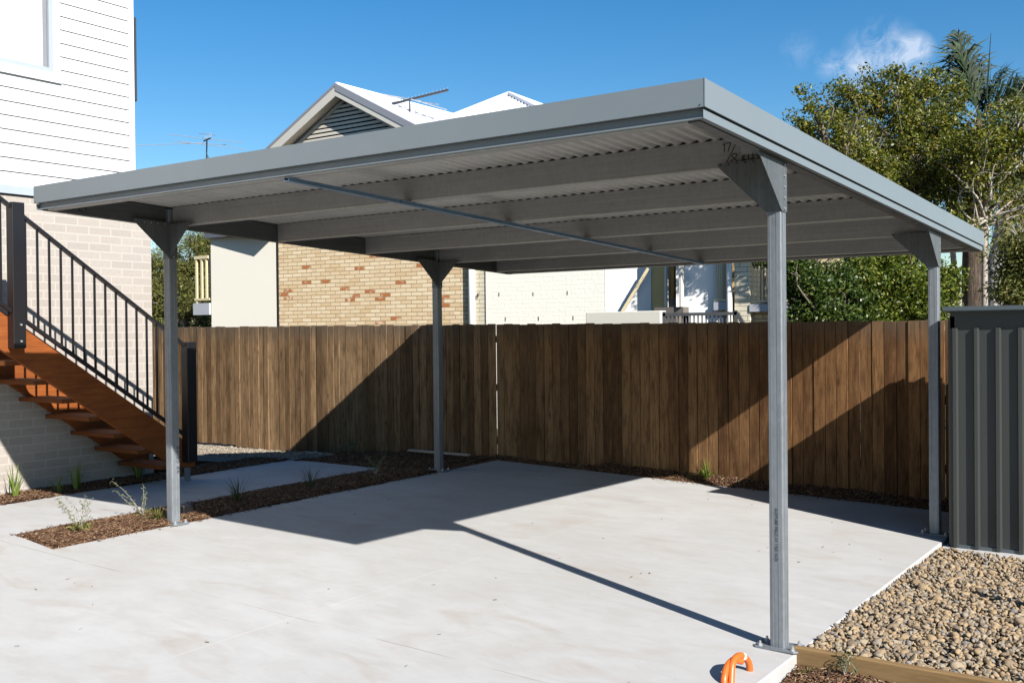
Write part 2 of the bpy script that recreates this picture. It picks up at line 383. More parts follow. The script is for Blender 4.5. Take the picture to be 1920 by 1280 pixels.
g.add(vs,[(j*nx+i,j*nx+i+1,(j+1)*nx+i+1,(j+1)*nx+i) for j in range(len(ys)-1) for i in range(nx-1)])
tag(g.build('ground',M['groundmat']),kind='structure')
poly_slab('driveway',[(-6.95,-9),(.105,-9),(.105,4.27),(-4.87,4.25),(-4.87,-1.02),(-5.46,-.97),(-6.95,-.97)][0:0] or
   [(-5.5,-9),(.105,-9),(.105,4.27),(-4.87,4.25),(-4.87,-1.03),(-5.5,-.95)],zslab,.35,M['concrete'])
poly_slab('path',[(-6.95,-9),(-5.502,-9),(-5.502,-.9),(-5.53,.3),(-5.38,3.08),(-6.97,3.13)],zleft,.35,M['concrete'])
poly_slab('shed_plinth',[(.112,2.86),(2.9,2.86),(2.9,4.3),(.112,4.3)],lambda x,y:.005,.3,M['concrete'])
def bed(name,pts,zf,mat,amp=.02,step=.05,base=.35,lip=.0):
    xs_=[p[0] for p in pts]; ys_=[p[1] for p in pts]
    x0,x1,y0,y1=min(xs_),max(xs_),min(ys_),max(ys_)
    nx=max(2,int((x1-x0)/step)+1); ny=max(2,int((y1-y0)/step)+1)
    X,Yv=np.meshgrid(np.linspace(x0,x1,nx),np.linspace(y0,y1,ny))
    Z=np.vectorize(zf)(X,Yv)+RNG.uniform(-amp,amp,X.shape)
    V=np.stack([X.ravel(),Yv.ravel(),Z.ravel()],1)
    idx=np.arange(nx*ny).reshape(ny,nx)
    q=np.stack([idx[:-1,:-1].ravel(),idx[:-1,1:].ravel(),idx[1:,1:].ravel(),idx[1:,:-1].ravel()],1)
    o=np_mesh(name,V,q,mat,smooth=True); tag(o,kind='structure'); return o
def bump2(x,y,s=1.0): return .5+.25*math.sin(x*5.1*s+1.3*math.sin(y*3.1*s))+.25*math.cos(y*6.3*s+x*2.7*s)
# garden bed between driveway and path, opening to the strip along the fence
def z_bed(x,y):
    base=.5*(zslab(-4.87,y)+zleft(-5.5,y)); k=max(0,min(1,(-.55-y)/.35)); base=(1-k)*base+k*(zslab(x,y)+.004)
    e=min(x+5.56,-4.84-x); e=max(0,min(1,e/.12)); return base-.014-.012*k+.03*e*(1-.5*k)+.012*bump2(x,y)-.05*max(0,(-.96-y)/.085)
bed('garden_bed',[(-5.56,-1.045),(-4.84,3.2)],z_bed,M['mulchbase'],.012)
def z_strip(x,y):
    if x>-5: zb=zslab(x,4.25); k=max(0,min(1,(y-4.22)/.2)); return zb-.03+(.10 if x>-3.6 else .05)*k+.02*bump2(x,y)
    return zleft(x,y)-.03+.045*bump2(x,y)-max(0,(-x-6.4))*.045*max(0,min(1,(y-3.3)))
bed('fence_mulch_bed',[(-6.9,3.05),(.1,4.5)],lambda x,y: z_strip(x,y) if (y>4.2 or x<-4.86) else -.12,M['mulchbase'],.012)
bed('house_mulch_bed',[(-7.55,-6),(-6.93,3.1)],lambda x,y:zleft(x,y)-.02+.03*bump2(x,y),M['mulchbase'],.01)
bed('dirt_patch',[(-12.5,2.6),(-6.6,5.2)],lambda x,y:.165-max(0,y-3.0)*.085-.0*x+.01*bump2(x,y,2),M['dirt'],.008)
bed('gravel_bed',[(.11,.02),(2.8,2.87)],lambda x,y:-.035+.02*bump2(x,y),M['gravelbase'],.006)
bed('front_mulch_bed',[(.11,-3.0),(2.8,-.04)],lambda x,y:-.09+.03*bump2(x,y)-.02*min(1,max(0,-y)),M['mulchbase'],.012)
# ---- loose stuff
def chips(name,spots,n,mat,L=(.012,.045),W=(.003,.008),label=None,up=.010):
    """n slivers scattered over spots: list of (x0,x1,y0,y1,zfunc,weight)"""
    w=np.array([s[5] for s in spots],float); w/=w.sum(); P=[]
    for s,k in zip(spots,(w*n).astype(int)):
        xy=np.stack([RNG.uniform(s[0],s[1],k),RNG.uniform(s[2],s[3],k)],1)
        z=np.array([s[4](a,b) for a,b in xy])+RNG.uniform(0,up,k); P.append(np.column_stack([xy,z]))
    P=np.concatenate(P); k=len(P)
    a=RNG.uniform(0,2*np.pi,k); t=RNG.normal(0,.28,k); l=RNG.uniform(*L,k)[:,None]; wd=RNG.uniform(*W,k)[:,None]
    d=np.stack([np.cos(a)*np.cos(t),np.sin(a)*np.cos(t),np.sin(t)],1); s_=np.stack([-np.sin(a),np.cos(a),RNG.normal(0,.4,k)],1)
    nrm=np.cross(d,s_); th=wd*.35
    A=P[:,None,:]+np.stack([-d*l/2-s_*wd/2,d*l/2-s_*wd/3,d*l/2+s_*wd/3,-d*l/2+s_*wd/2],1)
    B=A+nrm[:,None,:]*th[:,None]
    V=np.concatenate([A,B],1).reshape(-1,3); base=(np.arange(k)*8)[:,None,None]
    F=np.array([[0,3,2,1],[4,5,6,7],[0,1,5,4],[1,2,6,5],[2,3,7,6],[3,0,4,7]])[None]
    o=np_mesh(name,V,(base+F).reshape(-1,4),mat); return tag(o,label,'mulch' ,kind='stuff')
chips('mulch_chips',[(-5.5,-4.86,-1.0,3.1,z_bed,7),(-5.7,-.1,4.24,4.46,z_strip,3.5),(-6.8,-4.9,3.1,4.4,z_strip,3),(-7.48,-6.96,-1.6,3.0,lambda x,y:zleft(x,y)-.015+.03*bump2(x,y),3.5)],52000,M['chips'],label='brown shredded bark mulch in the garden beds')
def z_front(x,y): return -.085+.03*bump2(x,y)-.02*min(1,max(0,-y))
chips('front_mulch_chips',[(.12,1.5,-1.2,-.05,z_front,1)],16000,M['chips'],label='dark shredded bark mulch beside the timber sleeper edge')
tag(chips('spilled_mulch_chips',[(-4.95,-4.8,-1.0,3.2,lambda x,y:zslab(x,y)+.001,2),(-5.6,-5.48,-1.0,3.0,lambda x,y:zleft(x,y)+.001,2),(-7.0,-6.9,-1.2,3.0,lambda x,y:zleft(x,y)+.001,1.5),(-2.9,-.9,4.16,4.27,lambda x,y:zslab(x,y)+.001,1)],900,M['chips'],label='loose mulch chips spilled over the concrete edges'))
tag(chips('dirt_stones',[(-10,-6.9,3.0,4.5,lambda x,y:.17-max(0,y-3.0)*.085,1)],5000,m_island('dirt_stones',[(0,(.22,.18,.13)),(.6,(.42,.36,.28)),(1,(.55,.49,.40))]),L=(.01,.03),W=(.008,.02),label='fine pale gravel by the fence foot'))
tag(chips('leaf_litter',[(-4.7,0,-3.6,3.8,lambda x,y:zslab(x,y)+.002,1)],75,M['litter'],L=(.006,.03),W=(.002,.006),label='scattered dry leaf bits and twigs on the concrete',up=.002),cat='litter')
def pebbles(name,x0,x1,y0,y1,zf,n,label):
    bm=bmesh.new(); bmesh.ops.create_icosphere(bm,subdivisions=2,radius=1); bm.verts.ensure_lookup_table()
    V0=np.array([v.co[:] for v in bm.verts]); F0=np.array([[v.index for v in f.verts] for f in bm.faces]); bm.free()
    protos=[]
    for k in range(16):
        V=V0.copy()
        for _ in range(5):
            d=RNG.normal(size=3); d/=np.linalg.norm(d); h=RNG.uniform(.45,.85); p=V@d; V-=np.where(p>h,p-h,0)[:,None]*d*.9
        protos.append(V)
    VV=[];FF=[];b=0
    xy=np.stack([RNG.uniform(x0,x1,n),RNG.uniform(y0,y1,n)],1)
    for i in range(n):
        s=RNG.lognormal(math.log(.0114),.34); sc=np.array([s*RNG.uniform(1,1.6),s*RNG.uniform(.8,1.1),s*RNG.uniform(.55,.85)])
        V=protos[i%16]*sc
        R=np.array(Matrix.Rotation(RNG.uniform(0,6.28),3,'Z')@Matrix.Rotation(RNG.normal(0,.5),3,'X')@Matrix.Rotation(RNG.normal(0,.5),3,'Y'))
        x,y=xy[i]; z=zf(x,y)+RNG.uniform(0,.036)
        VV.append(V@R.T+np.array([x,y,z])); FF.append(F0+b); b+=len(V0)
    o=np_mesh(name,np.concatenate(VV),np.concatenate(FF),M['pebble'],smooth=True,tris=True)
    return tag(o,label,'gravel',kind='stuff')
pebbles('gravel_pebbles',.125,1.7,.035,2.85,lambda x,y:-.03+.02*bump2(x,y),15500,'tan and grey river pebbles between the driveway and the shed')
# ------------------------------------------------------------------ carport
W=4.912; D=3.276; ROWS=[0,1.098,2.195,3.276,4.315]
def zb(y): return 2.462-.0399*y
XR=.096; XL=-W-.095; YF=-1.058; YB=D+1.388
cp=empty('carport',(-W/2,D/2,.07),'grey galvanised steel carport with flat corrugated roof on four posts over the concrete driveway','carport')
def post(px,py,top,base_rot=0,base_w=(.20,.15)):
    zg=zslab(px,py)
    b=MB(); h=.0375; r=.008; prof=[]
    for sx,sy,a0 in ((1,1,0),(-1,1,90),(-1,-1,180),(1,-1,270)):
        for k in range(4):
            a=math.radians(a0+k*30); prof.append((sx*(h-r)+r*math.cos(a),sy*(h-r)+r*math.sin(a)))
    # shallow rolled grooves on the faces
    b.prism([(px+x,py+y) for x,y in prof],'z',zg+.008,top)
    o=b.build('post',M['galv'],cp); return o
posts={}
for nm,px,py in (('P1',0,0),('P2',-W,0),('P3',-W,D),('P4',0,D)):
    o=post(px,py,zb(py)+.135); posts[nm]=o; zg=zslab(px,py)
    rib=MB()   # rolled ribs running up the faces
    for dx in (-.020,.014): rib.box((px+dx-.003,py-.0388,zg+.01),(px+dx+.003,py-.0374,zb(py)-.02))
    for dy in (-.012,.015): rib.box((px+.0374,py+dy-.0025,zg+.01),(px+.0388,py+dy+.0025,zb(py)-.02))
    rib.build('post_rib',M['galv'],o)
    p=MB(); p.prism([(px-.115,py-.06),(px-.10,py-.075),(px+.10,py-.075),(px+.115,py-.06),(px+.115,py+.06),(px+.10,py+.075),(px-.10,py+.075),(px-.115,py+.06)],'z',zg+.001,zg+.011)
    bp=p.build('base_plate',M['galv'],o,bevel=.002)
    for bx in (-.085,.085):
        for by in (-.048,.048):
            q=MB(); cx,cy=px+bx,py+by
            q.tube([(cx,cy,zg+.011),(cx,cy,zg+.022)],.011,6); q.tube([(cx,cy,zg+.022),(cx,cy,zg+.034)],.006,8)
            q.tube([(cx,cy,zg+.0105),(cx,cy,zg+.0125)],.015,12)
            q.build('anchor_bolt',M['bolt'],o)
    # gusset plates: one inward along x, one forward along y
    s=-1 if px>-1 else 1
    zt=zb(py)
    gx=MB(); yy=py-.0405
    e=.0375*s
    poly=[(px+s*.30,zt+.004),(px+s*.30,zt+.022),(px+s*.0,zt+.022),(px-e*.9,zt+.022),(px-e*.9,zt-.25),(px+e,zt-.25)]
    gx.prism(poly,'y',yy,yy+.0025)
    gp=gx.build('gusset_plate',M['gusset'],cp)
    for k in range(6): 
        cx=px+s*(.06+k*.045); sc=MB(); sc.tube([(cx,yy-.004,zt+.012),(cx,yy+.001,zt+.012)],.005,6); sc.build('screw',M['darktrim'],gp)
    gy=MB(); xx=px+.0405
    gy.prism([(py-.35,zb(py-.35)+.004),(py-.35,zb(py-.35)+.026),(py+.036,zt+.026),(py+.036,zt-.25),(py-.034,zt-.25)],'x',xx,xx+.0025)
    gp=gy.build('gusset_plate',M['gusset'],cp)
    for k in range(5): sc=MB(); sc.tube([(xx+.001,py-.002,zt-.235+k*.055),(xx+.009,py-.002,zt-.235+k*.055)],.0055,6); sc.build('screw',M['bolt'],gp)
    for k in range(4): sc=MB(); sc.tube([(xx+.001,py-.08-k*.06,zt+.016),(xx+.008,py-.08-k*.06,zt+.016)],.005,6); sc.build('screw',M['bolt'],gp)
T=.002
def cpurlin_x(y,x0,x1,web_y,flange,name='purlin'):
    b=MB(); z0=zb(y); z1=z0+.150; s=flange
    b.box((x0,min(web_y,web_y+T*s),z0),(x1,max(web_y,web_y+T*s),z1))
    for zz in (z0,z1-T): b.box((x0,min(web_y+T*s,web_y+s*.055),zz),(x1,max(web_y+T*s,web_y+s*.055),zz+T))
    b.box((x0,min(web_y,web_y-.0012*s),z0),(x1,max(web_y,web_y-.0012*s),z0+.0075),1)  # bright edge strip, a painted reflection rather than a different steel
    for za,zc in ((z0+T,z0+.016),(z1-.016,z1-T)): b.box((x0,min(web_y+s*.053,web_y+s*.055),za),(x1,max(web_y+s*.053,web_y+s*.055),zc))
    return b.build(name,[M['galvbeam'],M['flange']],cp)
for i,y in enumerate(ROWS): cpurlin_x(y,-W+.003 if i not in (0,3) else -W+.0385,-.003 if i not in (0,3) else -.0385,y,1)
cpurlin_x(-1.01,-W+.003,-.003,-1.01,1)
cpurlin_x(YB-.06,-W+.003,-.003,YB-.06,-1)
def rafter(xw,s):
    b=MB(); y0,y1=-1.018,YB-.02
    def bx(xa,xb,za,zc): 
        xa,xb=min(xa,xb),max(xa,xb)
        b.hexa([(xa,y0,zb(y0)+za),(xb,y0,zb(y0)+za),(xb,y1,zb(y1)+za),(xa,y1,zb(y1)+za),(xa,y0,zb(y0)+zc),(xb,y0,zb(y0)+zc),(xb,y1,zb(y1)+zc),(xa,y1,zb(y1)+zc)])
    bx(xw,xw+T*s,0,.148); bx(xw+T*s,xw+.055*s,0,T); bx(xw+T*s,xw+.055*s,.146,.148); bx(xw+.053*s,xw+.055*s,T,.016)
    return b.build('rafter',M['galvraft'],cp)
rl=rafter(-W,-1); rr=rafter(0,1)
# joint cleats on left rafter
for y in (ROWS[1],ROWS[2],ROWS[4]):
    b=MB(); b.box((-W+.001,y-.045,zb(y)+.004),(-W+.006,y-.001,zb(y)+.146)); b.box((-W+.001,y-.006,zb(y)-.006),(-W+.012,y-.001,zb(y)+.146))
    b.build('cleat',M['galvraft'],cp)
# roof sheet (corrugated, ribs along y)
nx=int((XR+W+.095-.02)/.0095); xsn=np.linspace(XL+.01,XR-.01,nx); ysn=np.linspace(YF+.006,YB-.006,12)
X,Yv=np.meshgrid(xsn,ysn); Z=zb(Yv)+.1592+.0088*np.sin(2*np.pi*X/.076)
V=np.stack([X.ravel(),Yv.ravel(),Z.ravel()],1); idx=np.arange(nx*12).reshape(12,nx)
q=np.stack([idx[:-1,:-1].ravel(),idx[:-1,1:].ravel(),idx[1:,1:].ravel(),idx[1:,:-1].ravel()],1)
rs=np_mesh('roof_sheet',V,q,M['sheet'],cp,smooth=True); sm=rs.modifiers.new('s','SOLIDIFY'); sm.thickness=.0008; sm.offset=1
# batten
b=MB(); xb0,xb1=-2.47,-2.42
for (ya,yb_,) in ((-1.03,4.36),):
    za,zc=zb(ya),zb(yb_)
    def hb(dx0,dx1,dz0,dz1): b.hexa([(xb0+dx0,ya,za+dz0),(xb0+dx1,ya,za+dz0),(xb1+dx1,yb_,zc+dz0),(xb1+dx0,yb_,zc+dz0),(xb0+dx0,ya,za+dz1),(xb0+dx1,ya,za+dz1),(xb1+dx1,yb_,zc+dz1),(xb1+dx0,yb_,zc+dz1)])
    hb(-.016,.016,-.022,-.020); hb(-.018,-.016,-.022,-.001); hb(.016,.018,-.022,-.001); hb(-.030,-.018,-.003,-.001); hb(.018,.030,-.003,-.001)
b.build('ceiling_batten',M['batten'],cp)
# fascia: outer face + inset strip + lip, four sides
def fascia():
    b=MB(); t=.0015
    def side_x(x,xin,s):    # faces +/-x ; s outward
        for (z0,z1,xo,th) in ((.050,.169,x,t),(.006,.044,x-s*.012,t)):
            xa,xb_=sorted((xo,xo-s*th)); ya,ye=(YF,YB) if xo==x else (YF+.012,YB-.012)
            b.hexa([(xa,ya,zb(ya)+z0),(xb_,ya,zb(ya)+z0),(xb_,ye,zb(ye)+z0),(xa,ye,zb(ye)+z0),(xa,ya,zb(ya)+z1),(xb_,ya,zb(ya)+z1),(xb_,ye,zb(ye)+z1),(xa,ye,zb(ye)+z1)])
        for z0,xo0,xo1 in ((.050,x-s*t,x-s*.03),(.042,x-s*.0135,x-s*.04),(.006,x-s*.0135,x-s*.055)):
            xa,xb_=sorted((xo0,xo1)); ya,ye=YF+.0125,YB-.0125
            b.hexa([(xa,ya,zb(ya)+z0),(xb_,ya,zb(ya)+z0),(xb_,ye,zb(ye)+z0),(xa,ye,zb(ye)+z0),(xa,ya,zb(ya)+z0+t),(xb_,ya,zb(ya)+z0+t),(xb_,ye,zb(ye)+z0+t),(xa,ye,zb(ye)+z0+t)])
    side_x(XR,None,1); side_x(XL,None,-1)
    xa,xc=XL+.0016,XR-.0016
    for y,s in ((YF,-1),(YB,1)):
        z=zb(y)
        def bb(y0,y1,z0,z1,xi=0): b.box((xa+xi,min(y0,y1),z+z0),(xc-xi,max(y0,y1),z+z1))
        bb(y,y-s*t,.050,.169); bb(y-s*t,y-s*.036,.050,.0515,.002); bb(y-s*.034,y-s*.036,.006,.0495,.013)
        bb(y-s*.016,y-s*.060,.0045,.006,.014); bb(y-s*.016,y-s*.018,.006,.011,.014)
    return b.build('fascia',M['fascia'],cp)
fas=fascia()
b=MB(); b.box((XR-.003,YF-.0015,zb(YF)+.050),(XR+.0012,YF+.003,zb(YF)+.170)); b.build('corner_trim',M['strip'],fas)
for (x_,z_) in ((XR-.022,.060),(XL+.022,.060)):
    b=MB(); b.tube([(x_,YF-.003,zb(YF)+z_),(x_,YF+.001,zb(YF)+z_)],.003,8); b.build('rivet',M['darktrim'],fas)
# ---- writing
def stroke_mesh(lines,origin,ux,uy,w,name,mat,parent,nrm):
    b=MB(); O=Vector(origin); ux=Vector(ux); uy=Vector(uy); n=Vector(nrm)*.0012
    for li,l in enumerate(lines):
        for (a0,a1),(b0,b1) in zip(l[:-1],l[1:]):
            A=O+ux*a0+uy*a1+n*(1+.02*li); B=O+ux*b0+uy*b1+n*(1+.02*li); d=(B-A)
            if d.length<1e-6: continue
            d.normalize(); sd_=Vector(nrm).cross(d)*w/2; A-=d*w*.3; B+=d*w*.3
            b.add([A-sd_,B-sd_,B+sd_,A+sd_],[(0,1,2,3)])
    return b.build(name,mat,parent,recalc=False)
G={'1':[[(.2,.8),(.35,1),(.35,0)]],'7':[[(0,.95),(.6,1),(.25,0)]],'8':[[(.35,.5),(.10,.68),(.15,.92),(.38,1),(.6,.9),(.58,.68),(.35,.5),(.04,.32),(.02,.1),(.28,0),(.55,.08),(.58,.3),(.35,.5)]],
 '/':[[(.7,1.1),(0,-.1)]],'2':[[(.0,.8),(.3,1),(.55,.75),(0,0),(.6,.02)]],'9':[[(.55,.7),(.25,.55),(.05,.8),(.35,1),(.55,.75),(.5,0)]],
 'E':[[(.6,1),(.05,1),(0,0),(.6,0),(0,0),(.02,.55),(.45,.55)]],'3':[[(.05,.9),(.35,1),(.5,.75),(.2,.55),(.55,.3),(.3,0),(0,.12)]],'5':[[(.6,1),(.12,1),(.08,.6),(.5,.5),(.5,.1),(.0,0)]],'6':[[(.5,1),(.1,.5),(.1,.1),(.45,0),(.55,.35),(.15,.4)]]}
def write(txt,origin,ux,uy,size,w,mat,parent,nrm,adv=.85,name='handwriting'):
    x=0
    for c in txt:
        if c==' ': x+=.45; continue
        stroke_mesh([[((x+p[0])*size,p[1]*size) for p in l] for l in G[c]],origin,ux,uy,w,name,mat,parent,nrm)
        x+=adv
beam1=[o for o in cp.children if o.name.startswith('purlin')][0]
yw=-.0005
write('17',(-.295,yw,2.548),(1,0,-.02),(0,0,1),.045,.0045,M['marker'],beam1,(0,-1,0),.55)
write('/',(-.275,yw,2.488),(1,0,0),(0,0,1),.085,.0045,M['marker'],beam1,(0,-1,0))
write('8',(-.243,yw,2.482),(1,0,0),(0,0,1),.052,.0045,M['marker'],beam1,(0,-1,0))
sb=MB(); sb.box((-.185,-.0022,2.520),(-.05,-.0006,2.600)); st=sb.build('label_sticker',M['sticker'],beam1)
b=MB()
for k in range(3): 
    for j in range(9): b.box((-.125+j*.0085,-.0030,2.545-k*.010),(-.125+j*.0085+.0035+.002*((j*7+k*3)%3),-.0023,2.549-k*.010))
b.build('label_print',M['ink'],beam1)
write('E1299',(-.178,-.0012-.0415+.0405,2.494),(1,0,.04),(0,0,1),.024,.0055,M['marker'],beam1,(0,-1,0),1.0)
write('/21',(-W,-.82,2.523),(0,1,-.03),(0,0,1),.055,.006,M['marker'],rl,(1,0,0),.75)
write('37 55 86',(-W+.0388,.006,.752),(0,0,-1),(0,1,0),.036,.0035,M['marker'],posts['P2'],(1,0,0),.87)
def text3d(txt,size,loc,rot,mat,parent,name):
    cu=bpy.data.curves.new(name,'FONT'); cu.body=txt; cu.size=size; cu.extrude=.0002; cu.align_x='LEFT'; cu.space_character=1.05
    o=bpy.data.objects.new(name,cu); COL.objects.link(o); dg=bpy.context.evaluated_depsgraph_get(); dg.update()
    me=bpy.data.meshes.new_from_object(o.evaluated_get(dg)); bpy.data.objects.remove(o)
    n=bpy.data.objects.new(name,me); COL.objects.link(n); me.materials.clear(); me.materials.append(mat)
    n.parent=parent; n.location=Vector(loc)-wloc(parent); n.rotation_euler=rot; return n
# reads downwards on the front (-y) face
text3d('AUSTUBE MILLS AS 1163 16:22',.0195,(-.005,-.0392,.715),(math.radians(90),math.radians(90),0),M['ink'],posts['P1'],'stencil_print')
# ------------------------------------------------------------------ paling fence
FY=4.40
fence=empty('paling_fence',(-5,FY,.0),'long brown timber paling fence behind the carport','fence')
b=MB(); x=-14.0; i=0
def fence_bottom(x):
    if x<-6: return .075+.02*math.sin(x*3)+.012*(x+6)*-1*0
    return .03
while x<3.2:
    w=RNG.uniform(.096,.108) if x>-5 else RNG.uniform(.09,.104)
    gap=.0045
    if -5.06<x+w<-4.95 and i>=0: w=-4.992-x; gap=.019; i=-10**6
    slit=-1.9<x<-.1 and RNG.random()<.28
    if slit: gap=RNG.choice([.0015,.0025])
    zt=1.705+RNG.uniform(-.006,.006)+(-.005*(x+5)); z0=fence_bottom(x)+RNG.uniform(-.012,.012)
    dy=RNG.choice([-.005,0,.005])+RNG.uniform(-.002,.002); lean=RNG.normal(0,.0015); th=.014; yy=FY+dy
    yo=RNG.normal(0,.003)
    b.hexa([(x,yy,z0),(x+w,yy+yo,z0),(x+w,yy+yo+th,z0),(x,yy+th,z0),(x+lean,yy,zt),(x+w+lean,yy+yo,zt),(x+w+lean,yy+yo+th,zt),(x+lean,yy+th,zt)])
    if gap<.01 and not slit:
        xc=x+w+gap/2; b.hexa([(xc-.02,FY+.0225,z0),(xc+.02,FY+.0225,z0),(xc+.02,FY+.034,z0),(xc-.02,FY+.034,z0),(xc-.02,FY+.0225,zt-.01),(xc+.02,FY+.0225,zt-.01),(xc+.02,FY+.034,zt-.01),(xc-.02,FY+.034,zt-.01)])
    x+=w+gap; i+=1
b.build('palings',M['fence'],fence,bevel=.0015)
for z in (.35,.95,1.5):
    b=MB(); b.box((-14,FY+.0345,z),(3.2,FY+.075,z+.075)); b.build('rail',M['rail'],fence)
for px in np.arange(-13.6,3.2,2.4):
    b=MB(); b.box((px,FY+.0755,-.2),(px+.1,FY+.15,1.62)); b.build('post',M['rail'],fence)
# ------------------------------------------------------------------ shed at right
shed=empty('garden_shed',(1.5,3.6,.0),'dark green-grey corrugated steel garden shed standing on the gravel side','shed')
SX0,SX1,SY0,SY1,SZ=.178,2.62,3.0,4.08,1.69
def trim_wall(x0,x1,y,z0,z1,sgn,name,parent,axis='y',pitch=.146):
    prof=[]; x=x0
    prof.append((x,0))
    while x<x1-pitch:
        prof+= [(x+.006,.0),(x+.018,.026),(x+.040,.026),(x+.050,0)]; x+=pitch
        prof.append((x,0))
    prof.append((x1,0)); b=MB()
    for (a,da),(c,dc) in zip(prof[:-1],prof[1:]):
        if c-a<1e-5: continue
        if axis=='y': q=[(a,y+sgn*da,z0),(c,y+sgn*dc,z0),(c,y+sgn*dc,z1),(a,y+sgn*da,z1)]
        else: q=[(y+sgn*da,a,z0),(y+sgn*dc,c,z0),(y+sgn*dc,c,z1),(y+sgn*da,a,z1)]
        b.add(q,[(0,1,2,3)])
    o=b.build(name,M['shed'],parent); s=o.modifiers.new('s','SOLIDIFY'); s.thickness=.001; return o
trim_wall(SX0,SX1,SY0,.012,1.615,-1,'front_wall',shed)
trim_wall(SY0+.02,SY1,SX0,.012,SZ,-1,'side_wall',shed,'x')
trim_wall(SY0+.02,SY1,SX1,.012,SZ,1,'side_wall',shed,'x')
trim_wall(SX0,SX1,SY1,.012,SZ,1,'back_wall',shed)
b=MB(); b.box((SX0-.004,SY0-.004,.012),(SX0+.028,SY0+.03,1.70)); b.build('corner_trim',M['shed'],shed)
b=MB(); b.box((SX0-.002,SY0-.004,1.612),(SX1,SY0+.010,1.735)); b.build('head_flashing',M['shed'],shed)
b=MB(); b.box((SX0+.03,SY0-.012,.006),(SX1,SY0+.02,.03)); b.build('base_channel',M['shedcap'],shed)
b=MB(); b.hexa([(SX0-.035,SY0-.075,1.735),(SX1+.04,SY0-.075,1.735),(SX1+.04,SY1+.0,1.66),(SX0-.035,SY1+.0,1.66),(SX0-.035,SY0-.075,1.765),(SX1+.04,SY0-.075,1.765),(SX1+.04,SY1+.0,1.69),(SX0-.035,SY1+.0,1.69)])
b.build('roof',M['shedcap'],shed)
b=MB(); b.box((SX0-.037,SY0-.082,1.742),(SX1+.04,SY0-.0755,1.772)); b.build('roof_edge',M['shedcap'],shed)
# ------------------------------------------------------------------ sleeper edge, conduits
b=MB(); b.box((.085,-.045,-.16),(1.9,.004,.028)); o=b.build('timber_sleeper',M['sleeper'],bevel=.006)
tag(o,'yellow-brown timber sleeper edging between gravel and bark mulch','sleeper')
def smooth_path(pts,n=8):
    P=[np.array(p,float) for p in pts]; out=[]
    P=[2*P[0]-P[1]]+P+[2*P[-1]-P[-2]]
    for i in range(1,len(P)-2):
        for k in range(n):
            t=k/n; a,b_,c,d=P[i-1],P[i],P[i+1],P[i+2]
            out.append(.5*((2*b_)+(-a+c)*t+(2*a-5*b_+4*c-d)*t*t+(-a+3*b_-3*c+d)*t**3))
    out.append(P[-2]); return [tuple(p) for p in out]
cd=empty('orange_conduit',(0,-.55,0),'orange plastic conduit looping up out of the concrete, bound with white tape','conduit')
b=MB(); b.tube(smooth_path([(.008,-.405,-.05),(.006,-.415,.03),(-.004,-.455,.072),(-.012,-.51,.085),(-.012,-.57,.062),(.004,-.625,-.03)]),.0165,12); b.build('pipe',M['orange'],cd,smooth=True)
b=MB(); b.tube(smooth_path([(-.006,-.475,.055),(-.022,-.53,.072),(-.032,-.58,.055),(-.026,-.63,.015),(-.018,-.65,-.04)]),.016,12); b.build('pipe',M['orange'],cd,smooth=True)
b=MB(); b.tube([(-.0035,-.453,.0705),(-.006,-.468,.0765)],.0185,14); b.build('tape_band',M['tape'],cd,smooth=True)
b=MB(); b.box((1.645,1.155,-.1),(1.695,1.205,.78)); tag(b.build('added_shadow_stake',M['sleeper'],bevel=.003),'square timber stake added unseen beyond the right edge to cast a shadow on the gravel','stake')  # unseen object added outside the frame to cast the dark streak on the gravel
# ------------------------------------------------------------------ house at left
HX=-7.5; HZ=.10
house=empty('two_storey_house',(-9,-3,0),'two-storey house with white weatherboard cladding over pale brick, left of the carport','house')
b=MB(); b.box((-16,-9,-.2),(HX,1.68,2.955)); b.build('brick_wall',M['housebrick'],house)
b=MB(); b.box((-15.9,-9,3.04),(HX-.03,1.49,6.3)); b.build('upper_wall',plain('grey_sarking',(.30,.31,.33),.8),house)
b=MB(); b.box((-16.0,-9,2.956),(HX+.03,1.56,3.035)); b.build('band_flashing',M['flash'],house)
b=MB(); b.box((-16.0,-9,2.944),(HX+.012,1.69,2.9558)); b.build('shadow_flashing',M['darktrim'],house)
b=MB(); z=3.04; pitch=.1315
WY0,WY1,WZ0,WZ1=-.9,.60,4.17,5.6
while z<6.25:
    z1=z+pitch-.012
    def board(ya,yb2):
        if yb2-ya<.01: return
        b.hexa([(HX-.03,ya,z),(HX-.002,ya,z),(HX-.002,yb2,z),(HX-.03,yb2,z),(HX-.03,ya,z1),(HX-.006,ya,z1),(HX-.006,yb2,z1),(HX-.03,yb2,z1)])
    if z1>WZ0-.05 and z<WZ1: board(-9,WY0); board(WY1+.0,1.44)
    else: board(-9,1.44)
    z+=pitch
b.build('weatherboards',M['clad'],house)
b=MB(); b.box((HX-.03,1.442,3.04),(HX+.004,1.50,6.3)); b.box((-15.9,1.492,3.04),(HX-.03,1.50,6.3)); b.build('corner_board',M['clad'],house)
win=MB(); 
for (y0,y1,z0,z1) in ((WY1-.045,WY1+.0,WZ0,WZ1),(WY0,WY0+.045,WZ0,WZ1),(WY0+.045,WY1-.045,WZ0,WZ0+.045),(WY0+.045,WY1-.045,WZ1-.045,WZ1)): win.box((HX-.028,y0,z0),(HX+.012,y1,z1))
wo=win.build('window',M['trim'],house)
b=MB(); b.box((HX-.022,WY0+.045,WZ0+.045),(HX-.018,WY1-.045,WZ1-.045)); b.build('pane',M['glass'],wo)
b=MB(); b.box((HX-.029,WY0+.05,WZ0+.05),(HX-.026,WY1-.088,WZ1-.05)); b.build('blind',M['blind'],wo)
